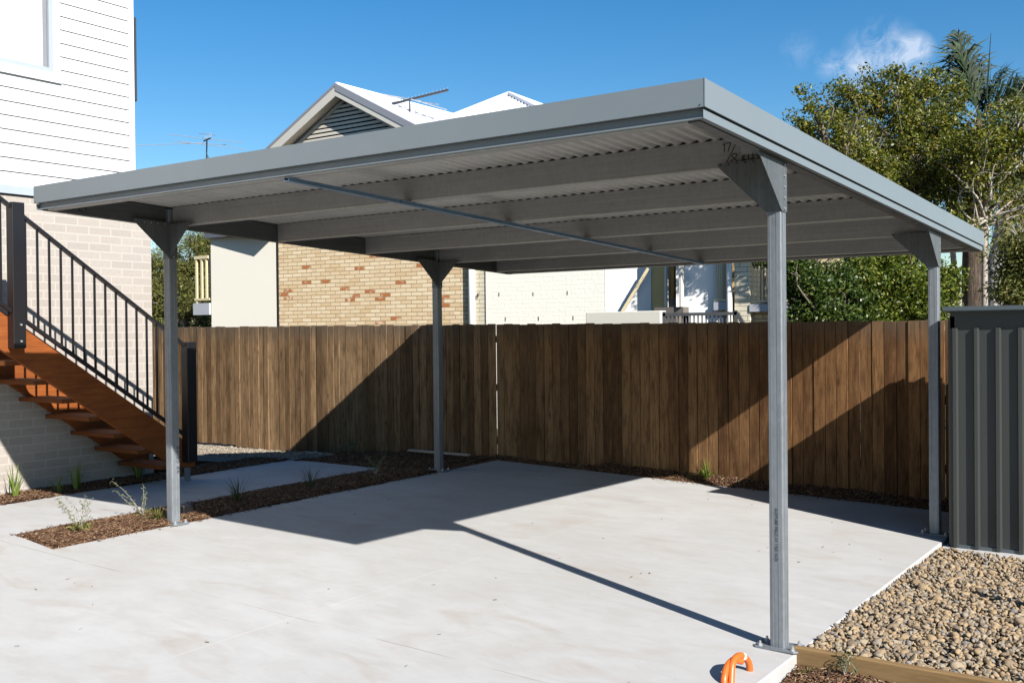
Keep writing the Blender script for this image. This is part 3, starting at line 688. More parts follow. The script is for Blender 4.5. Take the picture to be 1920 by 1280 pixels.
b=MB(); b.box((HX-.010,WY0-.07,WZ0-.088),(HX+.020,WY1+.08,WZ0-.001)); b.box((HX-.010,WY1+.001,WZ0),(HX+.010,WY1+.07,WZ1)); b.build('window_trim',M['clad'],wo)
b=MB(); b.box((-8.3,1.505,4.09),(HX-.10,1.605,4.97)); b.build('window_hood',M['charcoal'],house)
b=MB(); b.prism([(-9.6,6.3),(2.0,6.3),(2.0,6.42),(-9.6,6.42)],'x',-16.3,HX+.45); b.build('roof',M['flash'],house)
# ------------------------------------------------------------------ stair
stair=empty('outdoor_staircase',(-7,1.4,.17),'orange stained timber outdoor staircase with black metal railing against the brick wall','staircase')
SL=.6885; XS=-6.62
def zr(y): return 1.53+(1.40-y)*SL
def zl_top(y): return 1.87-SL*(y+.45)
def stringer(x0,x1):
    b=MB(); ya=-2.6
    poly=[(ya,zl_top(ya)),(1.56,zl_top(1.56)),(1.56,.30),(1.56-.10,.30),(1.30,zl_top(1.30)-.335),(ya,zl_top(ya)-.335)]
    b.prism(poly,'x',x0,x1); return b.build('stringer',M['stain'],stair,bevel=.004)
stringer(-6.70,-6.655); stringer(-7.455,-7.41)
for k in range(16):
    y=1.33-.258*k; z=.345+.1777*k
    if z>3: break
    b=MB(); b.box((-7.41,y-.14,z-.04),(-6.70,y-.003,z)); b.box((-7.41,y+.003,z-.04),(-6.70,y+.14,z)); b.build('tread',M['tread'],stair,bevel=.003)
for (x,y) in ((-6.68,1.48),(-7.43,1.48)):
    b=MB(); b.box((x-.012,y-.03,.10),(x+.012,y+.03,.33)); b.build('stirrup',M['galv'],stair)
def newel(y,z0,z1,cap=True):
    b=MB(); b.box((-6.654,y-.055,z0),(-6.555,y+.055,z1)); o=b.build('newel_post',M['blackmetal'],stair,bevel=.004)
    if cap:
        for zz in (z0+.06,z0+.2): 
            q=MB(); q.tube([(-6.555,y+.01,zz),(-6.547,y+.01,zz)],.009,6); q.build('bolt',M['bolt'],o)
newel(1.455,.36,1.55,False); newel(-.30,1.52,2.76); newel(-2.1,2.75,4.0)
b=MB(); b.bar((-6.60,1.40,zr(1.40)-.012),(-6.60,-2.1,zr(-2.1)-.012),.045,.028); b.build('top_rail',M['blackmetal'],stair)
b=MB(); b.bar((-6.60,1.40,.78+(1.17-1.40)*SL+.01),(-6.60,-2.1,.78+(1.17+2.1)*SL+.01),.035,.03); b.build('bottom_rail',M['blackmetal'],stair)
yb_=1.30
while yb_>-2.0:
    if abs(yb_+.30)>.07:
        b=MB(); b.box((-6.608,yb_-.008,.79+(1.17-yb_)*SL),(-6.592,yb_+.008,zr(yb_)-.02)); b.build('baluster',M['blackmetal'],stair)
    yb_-=.1085
# ------------------------------------------------------------------ neighbour gabled house
NY=10.04
nb=empty('gabled_neighbour_house',(-13,11,0),'brick house with white gabled roof and louvred gable vent behind the fence','house')
b=MB(); b.prism([(-14.79,NY),(-9.98,NY+.40),(-9.98,NY+7),(-14.79,NY+7)],'z',-.2,4.57); b.build('brick_wall',M['nbrick'],nb)
b=MB(); b.prism([(-16.65,NY-.28),(-14.86,NY-.012),(-14.86,NY+6),(-16.65,NY+6)],'z',-.2,3.98); b.build('rendered_wall',M['render'],nb)
b=MB(); b.box((-16.75,NY-.36,3.74),(-14.82,NY+.5,3.99)); b.build('eave_shade_band',plain('blue_grey_eave_shade',(.13,.14,.17),.6),nb)  # box added for the eave shadow on the panel, shade put into its colour
b=MB(); b.box((-14.857,NY-.01,-.2),(-14.793,NY+.4,4.4)); b.build('wall_joint',M['dark'],nb)
AP=(-12.80,6.58); RS=.52; RY=NY-.24
def roofz(x): return AP[1]-RS*abs(x-AP[0])
xe0,xe1=-16.9,-9.3
b=MB()
for s,xe in ((-1,xe0),(1,xe1)):
    b.hexa([(AP[0],RY,AP[1]-.03),(xe,RY,roofz(xe)-.03),(xe,16.5,roofz(xe)-.03),(AP[0],16.5,AP[1]-.03),(AP[0],RY,AP[1]),(xe,RY,roofz(xe)),(xe,16.5,roofz(xe)),(AP[0],16.5,AP[1])])
ro=b.build('roof',M['roofwhite'],nb)
b=MB()
for k in range(40):
    y=RY+.1+k*.15
    for s in (-1,1):
        xe=AP[0]+s*3.7; b.bar((AP[0]+s*.02,y,AP[1]+.004),(xe,y,roofz(xe)+.004),.02,.008)
b.tube([(AP[0],RY,AP[1]+.005),(AP[0],14.0,AP[1]+.005)],.04,8); b.build('roof_rib',M['roofwhite'],ro)
b=MB()   # grey capping then cream barge board
for s in (-1,1):
    xe=AP[0]+s*3.8
    def band(z0,z1,y0,y1,x_in=0):
        return [(AP[0]+s*x_in,y0,AP[1]+z0),(xe,y0,roofz(xe)+z0),(xe,y1,roofz(xe)+z0),(AP[0]+s*x_in,y1,AP[1]+z0),(AP[0]+s*x_in,y0,AP[1]+z1),(xe,y0,roofz(xe)+z1),(xe,y1,roofz(xe)+z1),(AP[0]+s*x_in,y1,AP[1]+z1)]
    b.hexa(band(-.13 if s>0 else -.045,.012,RY-.03,RY-.001))
b.build('barge_capping',M['bargegrey'],nb)
b=MB()
for s in (-1,1):
    xe=AP[0]+s*3.8
    zc=.131 if s>0 else .046; b.hexa([(AP[0],RY-.02,AP[1]-.24),(xe,RY-.02,roofz(xe)-.24),(xe,RY+.02,roofz(xe)-.24),(AP[0],RY+.02,AP[1]-.24),(AP[0],RY-.02,AP[1]-zc),(xe,RY-.02,roofz(xe)-zc),(xe,RY+.02,roofz(xe)-zc),(AP[0],RY+.02,AP[1]-zc)])
    b.hexa([(AP[0],RY+.021,AP[1]-.22),(xe,RY+.021,roofz(xe)-.22),(xe,NY+.03,roofz(xe)-.22),(AP[0],NY+.03,AP[1]-.22),(AP[0],RY+.021,AP[1]-.20),(xe,RY+.021,roofz(xe)-.20),(xe,NY+.03,roofz(xe)-.20),(AP[0],NY+.03,AP[1]-.20)])
b.build('barge_board',M['barge'],nb)
b=MB(); b.add([(-14.8,NY+.06,4.58),(-9.9,NY+.06,4.58),(AP[0],NY+.06,6.34)],[(0,1,2)]); b.build('gable_back',M['dark'],nb)
b=MB(); z=4.8
while z<6.24:
    hw=(6.30-z)/.535
    if hw>.08: b.hexa([(AP[0]-hw,NY-.005,z),(AP[0]+hw,NY-.005,z),(AP[0]+hw-.04,NY+.05,z+.05),(AP[0]-hw+.04,NY+.05,z+.05),(AP[0]-hw,NY-.005,z+.055),(AP[0]+hw,NY-.005,z+.055),(AP[0]+hw-.04,NY+.05,z+.07),(AP[0]-hw+.04,NY+.05,z+.07)])
    z+=.085
b.build('louvre_vent',M['louvre'],nb)
b=MB()
for s in (-1,1):
    b.bar((AP[0],NY-.01,6.30),(AP[0]+s*3.0,NY-.01,6.30-.535*3.0),.05,.05)
b.build('louvre_frame',M['barge'],nb)
# balcony at the left end
b=MB(); b.box((-17.22,NY-.33,2.06),(-16.67,NY+1.4,2.32)); o=b.build('balcony_slab',M['greyslab'],nb)
b=MB(); b.box((-17.2,NY-.31,3.30),(-16.72,NY-.24,3.37)); b.box((-17.2,NY-.31,2.38),(-16.68,NY-.26,2.43))
for x in (-17.14,-16.96,-16.80): b.box((x-.028,NY-.30,2.43),(x+.02,NY-.26,3.30))
b.box((-17.16,NY-.30,2.32),(-17.11,NY-.26,2.38)); b.build('balustrade',M['creamrail'],nb)
b=MB(); b.box((-16.70,NY-.29,2.38),(-16.655,NY+.9,3.4)); b.build('balcony_post',M['darktrim'],nb)
b=MB(); b.tube([(-9.91,NY+.36,-.2),(-9.91,NY+.36,4.5)],.065,14); b.build('downpipe',M['pipe'],nb,smooth=True)
b=MB(); b.box((-9.979,NY+.39,-.2),(-9.965,NY+.46,4.5)); b.build('wall_joint',M['dark'],nb)
# ------------------------------------------------------------------ unit block right of it
ub=empty('rendered_unit_block',(-6,11,0),'cream and white rendered unit block with stairs and balconies behind the fence','building')
b=MB(); b.box((-9.96,NY+.40,-.2),(-9.60,NY+3,3.4)); b.build('brick_return',M['nbrick2'],ub)
b=MB(); b.prism([(-9.598,NY+.38),(-7.13,NY+.55),(-7.13,NY+3),(-9.598,NY+3)],'z',-.2,3.4); b.build('painted_brick_wall',M['block'],ub)
b=MB(); 
for (u,v) in ((896,553),(936,552),(1000,551),(1064,549),(948,598),(1010,597),(1075,596)):
    p=at_y(u,v,NY+.5)
    for _ in range(3): p=at_y(u,v,NY+.38+.0689*(p[0]+9.598))
    yy=NY+.38+.0689*(p[0]+9.598); b=MB(); b.box((p[0]-.010,yy-.006,p[2]-.035),(p[0]+.004,yy+.02,p[2]+.035)); b.build('weep_hole',M['darktrim'],ub)
b=MB(); b.prism([(-7.13,NY+.545),(-6.36,NY+.78),(-6.36,NY+1.2),(-7.13,NY+1.2)],'z',-.2,3.4); b.build('white_wall',M['white'],ub)
b=MB(); b.box((-6.9,NY+1.3,-.2),(-5.0,NY+1.5,3.4)); b.box((-6.355,NY+.80,-.2),(-6.08,NY+1.1,3.4)); b.box((-6.05,NY+.5,3.0),(-5.6,NY+1.29,3.1)); b.build('stairwell_wall',M['tan'],ub)
b=MB(); b.box((-5.93,NY+.9,2.16),(-5.55,NY+1.0,3.39)); b.build('brick_panel',M['nbrick'],ub)
b=MB(); b.box((-5.97,NY+.5,2.0),(-5.93,NY+.62,3.39)); b.box((-5.60,NY+.3,2.0),(-5.56,NY+.4,3.39)); b.build('door_frame',M['barge'],ub)
sc=MB()
for k in range(5): sc.box((-5.80+k*.04,NY+.80,2.16),(-5.79+k*.04,NY+.81,3.3))
for k in range(8): sc.box((-5.82,NY+.79,2.2+k*.13),(-5.6,NY+.80,2.21+k*.13))
sc.build('security_screen',M['creamrail'],ub)
for k,(zz) in enumerate((1.86,2.0,2.14)):
    b=MB(); b.box((-6.15+.07*k,NY+.1+.25*k,-.2),(-5.55,NY+.9,zz)); b.build('step',plain('dark_stair_concrete',(.16,.14,.12),.8),ub)
p0,p1=at_y(1167,584,NY+.5),at_y(1216,503,NY+.6)
b=MB(); b.bar(tuple(p0),tuple(p1),.04,.05); b.build('handrail',M['creamrail'],ub)
b=MB(); b.prism([(-5.75,NY+.50),(-5.02,NY+.72),(-5.02,NY+1.0),(-5.75,NY+1.0)],'z',-.2,3.4); b.build('white_wall',M['white'],ub)
_before=set(ub.children)
b=MB(); b.box((-4.86,NY+1.0,-.2),(-3.0,NY+1.2,3.4)); b.build('rear_wall',M['white'],ub)
b=MB()
for k in range(7): x=-4.83+k*.033; b.box((x,NY+.0,2.12),(x+.014,NY+.015,3.1))
b.box((-4.86,NY-.01,2.08),(-4.6,NY+.03,2.12)); b.build('balustrade',M['creamrail'],ub)
b=MB(); b.box((-4.86,NY-.04,1.94),(-4.62,NY+.3,2.07)); b.build('balcony_slab',M['greyslab'],ub)
b=MB(); b.tube([(-4.565,NY-.08,-.2),(-4.565,NY-.08,3.39)],.045,12); b.build('downpipe',M['pipe'],ub,smooth=True)
b=MB(); b.box((-4.50,NY-.03,-.2),(-4.24,NY+.4,3.39)); b.build('brick_pier',M['nbrick2'],ub)
b=MB(); b.box((-4.24,NY+.6,2.05),(-3.0,NY+.75,3.4)); b.build('balcony_brick_wall',M['nbrick'],ub)
b=MB(); b.box((-4.24,NY-.05,1.90),(-2.9,NY+.6,2.02)); b.build('balcony_slab',M['greyslab'],ub)
b=MB()
for k in range(14): x=-4.20+k*.075; b.box((x,NY-.02,2.08),(x+.02,NY,2.86))
b.box((-4.23,NY-.03,2.86),(-3.1,NY+.02,2.90)); b.box((-4.23,NY-.03,2.05),(-3.1,NY+.02,2.08)); b.build('balustrade',M['creamrail'],ub)
b=MB(); b.box((-4.24,NY+.1,-.2),(-3.0,NY+.5,1.90)); b.build('under_wall',M['nbrick3'] if 0 else M['nbrick'],ub)
for o_ in set(ub.children)-_before: o_.location=(-.25,.6,0)
b=MB(); b.box((-9.9,NY+1.25,3.4),(-2.9,NY+3,3.5)); b.build('roof',M['roofwhite'],ub)
# hip roof beyond
hip=empty('hip_roof_house',(-12,17,0),'distant house with a white hip roof showing above the carport fascia','house')
b=MB(); ax,ay,az=-11.98,14.6,7.13; hs=4.2; ez=az-hs*.47
b.add([(ax,ay,az),(ax-hs,ay-hs+1.2,ez),(ax+hs,ay-hs+1.2,ez),(ax+hs,ay+hs,ez),(ax-hs,ay+hs,ez)],[(0,1,2),(0,2,3),(0,3,4),(0,4,1)]); b.add([(ax-hs,ay-hs+1.2,ez),(ax+hs,ay-hs+1.2,ez),(ax+hs,ay+hs,ez),(ax-hs,ay+hs,ez)],[(0,3,2,1)])
hr=b.build('roof',M['roofwhite'],hip)
b=MB()
A=Vector((ax,ay,az)); 
for c in ((ax-hs,ay-hs+1.2,ez),(ax+hs,ay-hs+1.2,ez),(ax+hs,ay+hs,ez)): b.tube([A+Vector((0,0,.02)),Vector(c)+Vector((0,0,.02))],.05,8)
for k in range(1,50):
    x=ax-hs+k*hs*2/50; t=1-abs(x-ax)/hs; y1=ay-hs+1.2+(hs-1.2)*t; z1=ez+(az-ez)*t
    b.bar((x,ay-hs+1.2,ez+.012),(x,y1,z1+.012),.03,.02)
b.build('roof_rib',M['roofwhite'],hr)
b=MB(); b.box((ax-3.7,ay-2.4,-.2),(ax+3.7,ay+3.7,ez)); b.build('wall',M['render'],hip)
p=at_d(962,206,24); b=MB(); b.tube([(p[0],p[1],p[2]-.9),(p[0],p[1],p[2]+.2)],.055,12); b.build('vent_pipe',M['pipe'],hip,smooth=True)
# low wall and railing in front of units
lw=MB(); lw.box((-5.95,7.97,-.2),(-4.73,8.15,1.895)); o=lw.build('low_rendered_wall',M['render'],bevel=.01); tag(o,'low pale rendered wall just behind the fence beside the dark railing','wall')
rl_=empty('pool_style_railing',(-4.2,8.05,0),'dark grey metal railing just behind the fence right of the low rendered wall','railing')
b=MB(); b.box((-4.72,8.02,1.815),(-3.62,8.07,1.86)); b.bar((-3.62,8.045,1.84),(-3.45,8.045,1.55),.04,.05); b.build('top_rail',M['greyrail'],rl_)
for k in range(18):
    x=-4.68+k*.06; b=MB(); b.box((x,8.035,.2),(x+.014,8.055,1.815)); b.build('baluster',M['greyrail'],rl_)
for x in (-4.72,-3.66):
    b=MB(); b.box((x,8.02,-.2),(x+.04,8.06,1.88)); b.build('post',M['greyrail'],rl_)
b=MB(); b.box((-4.75,6.0,-.2),(-3.0,6.02,.2)) 
# antennas
def antenna(base,top,boom_dir,L,n,el,label,yagi=True,long_el=None,off0=.45,bt=.03):
    r=empty('tv_antenna',tuple(base),label,'antenna')
    b=MB(); b.tube([base,top],.016,8); b.build('mast',M['antennadark'],r)
    d=Vector(boom_dir).normalized(); T_=Vector(top); side=Vector((d.y,-d.x,0)).normalized(); side=Vector(el[1]).normalized() if el[1] is not None else side
    b=MB(); b.bar(T_-d*L*off0,T_+d*L*(1-off0),bt,bt); b.build('boom',M['antennadark'],r)
    for k in range(n):
        c=T_+d*L*(-off0+.03+.95*k/(n-1)); s=side*el[0]
        b=MB(); b.tube([c-s*.3,c+s],.006,5); b.build('element',M['antenna'],r)
    for (u0,v0,u1,v1,dd) in (long_el or []):
        b=MB(); b.tube([tuple(at_d(u0,v0,dd-.3)),tuple(at_d(u1,v1,dd+.3))],.010,5); b.build('long_element',M['antenna'],r)
    mid=Vector(base).lerp(T_,.45)
    for q in ((.3,-.1,-.5),(.15,.25,-.5)): b=MB(); b.tube([mid,mid+Vector(q)],.006,5); b.build('stay',M['antennadark'],r)
    return r
t1=at_d(768,187,21); b1=at_d(769,245,21)
antenna(tuple(b1),tuple(t1),tuple(at_d(840,177,20.9)-at_d(735,203,21.1)),1.19,16,(.06,(.15,.1,1)),'large tv antenna with dark comb boom on the roof near the gable',off0=.31,bt=.04,long_el=[(622,180,745,200,21),(640,170,770,186,21),(718,177,790,190,21),(770,186,838,206,21),(790,192,822,196,21)])
t2=at_d(388,262,25); b2=at_d(387,310,25)
a2=antenna(tuple(b2),tuple(t2),tuple(at_d(412,256,24)-at_d(372,272,26)),.75,5,(.12,(.15,.1,1)),'small tv antenna with long thin rods left of the gabled roof',long_el=[])
for (u0,v0,u1,v1) in ((255,273,385,268),(314,252,455,268),(325,264,463,281),(372,250,405,254),(340,268,430,272)):
    b=MB(); b.tube([tuple(at_d(u0,v0,24.6)),tuple(at_d(u1,v1,25.4))],.0075,5); b.build('long_element',M['antenna'],a2)
# ------------------------------------------------------------------ vegetation
def leaf_cloud(centers,rads,per,size,mat,name,parent,aspect=.5,droop=0.,flat=.75):
    C_=np.repeat(np.asarray(centers),per,axis=0); R_=np.repeat(np.asarray(rads),per)[:,None]
    k=len(C_); d=RNG.normal(size=(k,3)); d/=np.linalg.norm(d,axis=1)[:,None]; d[:,2]*=flat
    P=C_+d*R_*RNG.uniform(.15,1,(k,1))**.6
    ax=RNG.normal(size=(k,3))+d*.6; ax[:,2]-=droop; ax/=np.linalg.norm(ax,axis=1)[:,None]
    nn=RNG.normal(size=(k,3)); nn[:,2]+=.5; s=np.cross(ax,nn); s/=np.linalg.norm(s,axis=1)[:,None]+1e-9
    L=(size*RNG.uniform(.6,1.3,(k,1))); w=L*aspect*.5; up=np.cross(s,ax)
    V=np.stack([P-ax*L*.5,P+s*w+up*w*.35,P+ax*L*.5,P-s*w+up*w*.35],1).reshape(-1,3)
    return np_mesh(name,V,np.arange(k*4).reshape(-1,4),mat,parent)
def tree(name,label,cat,lobes,trunk_pts,trunk_r,leafmat,barkmat,ncl=150,per=90,size=.06,clr=(.22,.42),limbs=60,group=None,aspect=.5,twig_r=.012,flat=.75,fill=.55,limb_seed=0):
    base=trunk_pts[0]; root=empty(name,tuple(base),label,cat,group)
    w=np.array([l[3]**2 for l in lobes]); w=w/w.sum(); cs=[];rs=[]
    for l,k in zip(lobes,np.maximum(2,(w*ncl).astype(int))):
        d=RNG.normal(size=(k,3)); d/=np.linalg.norm(d,axis=1)[:,None]; rad=RNG.uniform(fill,1.0,(k,1))
        cs.append(np.array(l[:3])+d*rad*l[3]); rs.append(RNG.uniform(clr[0],clr[1],k))
    cs=np.concatenate(cs); rs=np.concatenate(rs)
    leaf_cloud(cs,rs,per,size,leafmat,'crown',root,aspect,flat=flat)
    b=MB(); tp=smooth_path(trunk_pts,6); n=len(tp)
    b.tube(tp,[trunk_r*(1-.6*i/n) for i in range(n)],10)
    tpn=np.array(tp); order=RNG.permutation(len(cs))[:limbs]
    for i in order:
        c=cs[i]; cand=tpn[n//3:]; hd=np.linalg.norm((cand-c)[:,:2],axis=1); dd=hd+np.abs(cand[:,2]-(c[2]-.35-.8*hd))*1.2
        s=cand[np.argmin(dd*RNG.uniform(.8,1.2,len(cand)))]
        m1=s*.6+c*.4+RNG.normal(0,.12,3)+np.array([0,0,-.1]); m2=s*.25+c*.75+RNG.normal(0,.12,3)
        pts=smooth_path([s,m1,m2,c+(c-m2)*.08],4); nn=len(pts)
        b.tube(pts,[max(.004,twig_r*1.8*(1-.85*j/nn)) for j in range(nn)],5)
        for _ in range(4):
            j=RNG.integers(nn//2,nn); a=np.array(pts[j]); e=a+RNG.normal(0,.13,3)+np.array([0,0,.08]); b.tube([tuple(a),tuple((a+e)/2+RNG.normal(0,.03,3)),tuple(e)],[.007,.005,.002],4)
    b.build('trunk',barkmat,root,smooth=True); return root
def lobe(u,v,d,rpx): p=at_d(u,v,d); return (p[0],p[1],p[2],rpx*d/FPX)
G0=lambda u,d:(lambda p:(p[0],p[1],-.17))(at_d(u,600,d))
def tp(u,d,*vs):
    out=[G0(u,d)]
    for (uu,v) in vs: p=at_d(uu,v,d); out.append(tuple(p))
    return out
tree('olive_tree','small olive-green tree nearest the carport roof edge, behind the fence','tree',
  [lobe(1515,215,15,36),lobe(1545,255,15,58),lobe(1600,300,15,62),lobe(1500,290,15.3,60),lobe(1620,240,15.5,30),lobe(1510,180,15,16),lobe(1640,370,15,60)],
  tp(1600,15,(1590,420),(1560,300),(1530,210)),.09,M['leafA'],M['bark'],ncl=190,per=70,size=.055,clr=(.10,.22),limbs=26,group='garden trees beyond the fence')
tree('olive_tree','tall spreading olive-green tree in the middle of the group behind the fence','tree',
  [lobe(1610,185,16.5,52),lobe(1680,175,16.5,50),lobe(1650,240,16.5,88),lobe(1740,210,16.5,76),lobe(1735,155,16.8,28),lobe(1700,310,16.5,95),lobe(1640,330,16.5,60),lobe(1760,380,16.3,75),lobe(1590,200,16.5,40),lobe(1725,280,16.5,80),lobe(1800,330,16.8,60)],
  tp(1735,16.5,(1740,480),(1725,330),(1700,200)),.13,M['leafA'],M['bark'],ncl=560,per=70,size=.057,clr=(.11,.27),limbs=60,group='garden trees beyond the fence')
tree('twiggy_tree','sparse tree with bare pale branches in front of the palms','tree',
  [lobe(1838,262,15.3,40),lobe(1860,235,15.3,26),lobe(1845,300,15.5,50),lobe(1905,225,15.5,52),lobe(1900,300,15.5,66),lobe(1830,340,15.5,55),lobe(1785,290,15.5,44),lobe(1880,390,15.5,45),lobe(1800,420,15.3,40),lobe(1950,260,15.5,80)],
  tp(1846,15.5,(1846,470),(1848,400),(1846,330),(1858,240)),.05,M['leafA'],M['palebark'],ncl=250,per=60,size=.058,clr=(.13,.28),limbs=46,twig_r=.012,group='garden trees beyond the fence')
tree('hedge_tree','dark glossy dense hedge tree behind the fence under the carport roof edge','tree',
  [lobe(1510,530,12.5,52),lobe(1520,590,12.5,48),lobe(1570,545,12.8,55),lobe(1590,600,12.8,50),lobe(1480,490,12.5,35),lobe(1440,480,12.5,25)],
  tp(1545,12.5,(1545,620),(1550,540)),.07,M['leafC'],M['bark'],ncl=230,per=100,size=.055,clr=(.12,.24),limbs=14,fill=.3,group='hedge trees beyond the fence')
tree('hedge_tree','lighter green hedge tree behind the fence left of the rear right carport post','tree',
  [lobe(1640,525,13,52),lobe(1650,590,13,50),lobe(1700,540,13,55),lobe(1725,590,13,50),lobe(1700,490,13,40),lobe(1765,560,13.2,34),lobe(1775,520,13.2,24),lobe(1610,500,13,36)],
  tp(1690,13,(1690,620),(1695,540)),.07,M['leafB'],M['bark'],ncl=290,per=90,size=.055,clr=(.12,.25),limbs=20,fill=.3,group='hedge trees beyond the fence')
tree('wattle_tree','yellow-green twiggy tree above the shed roof at the right edge','tree',
  [lobe(1925,480,14,58),lobe(1905,540,14,45),lobe(1960,540,14,70),lobe(1985,470,14,60),lobe(1900,455,14.3,25)],
  tp(1950,14,(1950,600),(1940,510)),.07,M['leafD'],M['palebark'],ncl=230,per=110,size=.07,aspect=.28,clr=(.15,.32),limbs=60,fill=.3,twig_r=.014,group='garden trees beyond the fence')
tree('casuarina_tree','dense grey-green needle tree between the white house and the gabled house','tree',
  [lobe(330,500,27,50),lobe(380,480,27,45),lobe(345,560,27,55),lobe(395,560,27,50),lobe(300,560,27,50),lobe(270,520,27,50),lobe(400,500,27,40),lobe(300,600,27,60),lobe(390,620,27,60),lobe(395,450,27,22),lobe(370,455,27,16),lobe(240,560,27,60)],
  tp(345,27,(345,600),(350,520)),.16,M['leafD'],M['palebark'],ncl=520,per=130,size=.12,aspect=.17,clr=(.2,.42),limbs=60,fill=.2,twig_r=.014)
for (u,d,z,lab) in ((1792,16.2,440,'thin bare pale trunk standing between the hedge and the palm trunk'),):
    r=empty('bare_sapling',G0(u,d),lab,'tree'); b=MB(); p=[G0(u+8,d),tuple(at_d(u+8,600,d)),tuple(at_d(u,520,d)),tuple(at_d(u-6,460,d)),tuple(at_d(u-4,380,d))]
    b.tube(smooth_path(p,5),.045,8)
    for q in ((790,1),): pass
    b.build('trunk',M['palebark'],r,smooth=True)
    leaf_cloud([tuple(at_d(u-10,430,d)),tuple(at_d(u+5,400,d))],[.25,.3],180,.06,M['leafB'],'crown',r)
def frond(b,base,dirv,L,droop,nl=58,ll=.85,w=.046):
    base=np.array(base); d=np.array(dirv,float); d/=np.linalg.norm(d); pts=[]; roll=RNG.uniform(.5,1.2)*RNG.choice([-1,1])
    for k in range(13):
        t=k/12; pts.append(base+d*L*t+np.array([0,0,-droop*t*t]))
    b.tube([tuple(p) for p in pts],[.024*(1-.8*k/12) for k in range(13)],5)
    for k in range(nl):
        t=.15+.85*k/nl; i=min(11,int(t*12)); p=pts[i]+(pts[i+1]-pts[i])*(t*12-i)
        tan=(pts[i+1]-pts[i]); tan/=np.linalg.norm(tan); side=np.cross(tan,[0,0,1])
        if np.linalg.norm(side)<.15: side=np.array([.8,.5,0])
        side/=np.linalg.norm(side); up=np.cross(side,tan); side=side*math.cos(roll)+up*math.sin(roll)
        for s in (-1,1):
            l=ll*math.sin(math.pi*min(.93,t*.75+.2))*RNG.uniform(.7,1.15)
            dr=side*s*RNG.uniform(.35,.8)+tan*RNG.uniform(.45,.9)+RNG.normal(0,.13,3); dr/=np.linalg.norm(dr)
            m=p+dr*l*.5; e=p+dr*l*.95+np.array([0,0,-RNG.uniform(.15,.55)*l]); n_=tan*w/2
            b.add([p-n_,p+n_,m+n_*.8,m-n_*.8],[(0,1,2,3)]); b.add([m-n_*.8,m+n_*.8,e],[(0,1,2)])
def palm(u_base,u_top,v_top,d,rad,barkmat,fr,label,dead=[]):
    base=G0(u_base,d); top=tuple(at_d(u_top,v_top,d)); r=empty('palm_tree',base,label,'palm tree','palms beyond the shed')
    b=MB(); b.tube(smooth_path([base,tuple(at_d(u_base,520,d)),tuple(at_d((u_base+u_top)/2,(520+v_top)/2,d)),top],5),[rad*(1.05-.3*k/15)*(1 if k<12 else 1-.19*(k-11)) for k in range(16)],16); b.build('trunk',barkmat,r,smooth=True)
    for (du,dv,L,dr) in fr:
        b=MB(); tgt=at_d(u_top+du,v_top+dv,d+RNG.uniform(-.7,.7)); frond(b,top,tgt-np.array(top),L,dr); b.build('frond',M['palm'],r,recalc=False)
    for (du,dv,L,dr) in dead:
        b=MB(); tgt=at_d(u_top+du,v_top+dv,d+RNG.uniform(-.5,.5)); frond(b,top,tgt-np.array(top),L,dr,ll=.5); b.build('dead_frond',M['deadpalm'],r,recalc=False)
    return r
palm(1828,1836,222,18,.225,M['fibre'],[(-38,-152,1.62,.0),(-34,-130,1.35,.10),(-20,-140,1.2,.05),(40,-105,1.35,.25),(70,-75,1.35,.40),(-125,-75,1.6,.25),(-80,40,1.2,.5),(80,60,1.2,.6),(-30,60,1.2,.5)],
   'brown shaggy-trunked palm with tall dark fronds above the trees')
b=MB(); b.tube([tuple(at_d(1846,225,18)),tuple(at_d(1853,140,18)),tuple(at_d(1858,62,18))],[.02,.014,.004],5); pr=[o for o in bpy.data.objects if o.name=='palm_tree'][0]; b.build('spear_leaf',M['palm'],pr)
palm(1866,1905,270,19,.15,M['palmgrey'],[(60,-150,1.6,.4),(30,-150,1.5,.2),(110,-60,1.6,.5),(70,30,1.5,.6),(-40,60,1.3,.6),(30,80,1.4,.5)],
   'smooth white-grey trunked palm at the right edge of the photo',dead=[(0,110,1.3,.9),(20,110,1.4,1.0),(-15,110,1.2,.8),(35,90,1.3,1.1)])
# far foliage filling behind the palms
tree('olive_tree','distant green tree low behind the palm trunks','tree',[lobe(1880,540,24,50),lobe(1940,500,24,70),lobe(1640,450,24,80),lobe(1560,520,24,60)],tp(1900,24,(1900,600),(1900,540)),.12,M['leafB'],M['bark'],ncl=160,per=90,size=.09,clr=(.3,.5),limbs=20,group='garden trees beyond the fence')
# small plants -----------------------------------------------------------
def tuft(name,label,x,y,z,h,n,mat,cat,spread=.5,w=.008,group=None):
    r=MB()
    for k in range(n):
        a=RNG.uniform(0,6.28); rr=RNG.uniform(0,.03); L=h*RNG.uniform(.6,1.1); sp=RNG.uniform(.05,spread)
        p0=np.array([x+rr*math.cos(a),y+rr*math.sin(a),z]); dr=np.array([math.cos(a)*sp,math.sin(a)*sp,1.0]); dr/=np.linalg.norm(dr)
        s=np.array([-math.sin(a),math.cos(a),0])*w
        p1=p0+dr*L*.5; p2=p0+dr*L+np.array([math.cos(a),math.sin(a),-.5])*L*.18*sp*2
        r.add([p0-s*.5,p0+s*.5,p1+s*.45,p1-s*.45,p2],[(0,1,2,3),(3,2,4)])
    o=r.build(name,mat,recalc=False); return tag(o,label,cat,group)
zlf=lambda x,y:zleft(x,y)-.02
tuft('strappy_plant','bright green strappy plant at the far left by the brick wall',-7.22,.0,zlf(0,0),.34,26,M['grassblade'],'plant',.45,.012,'strappy plants along the house wall')
tuft('strappy_plant','upright strappy plant in the sun beside the edge of the shadow on the brick wall',-7.20,.60,zlf(0,.5),.32,18,M['grassblade'],'plant',.28,.014,'strappy plants along the house wall')
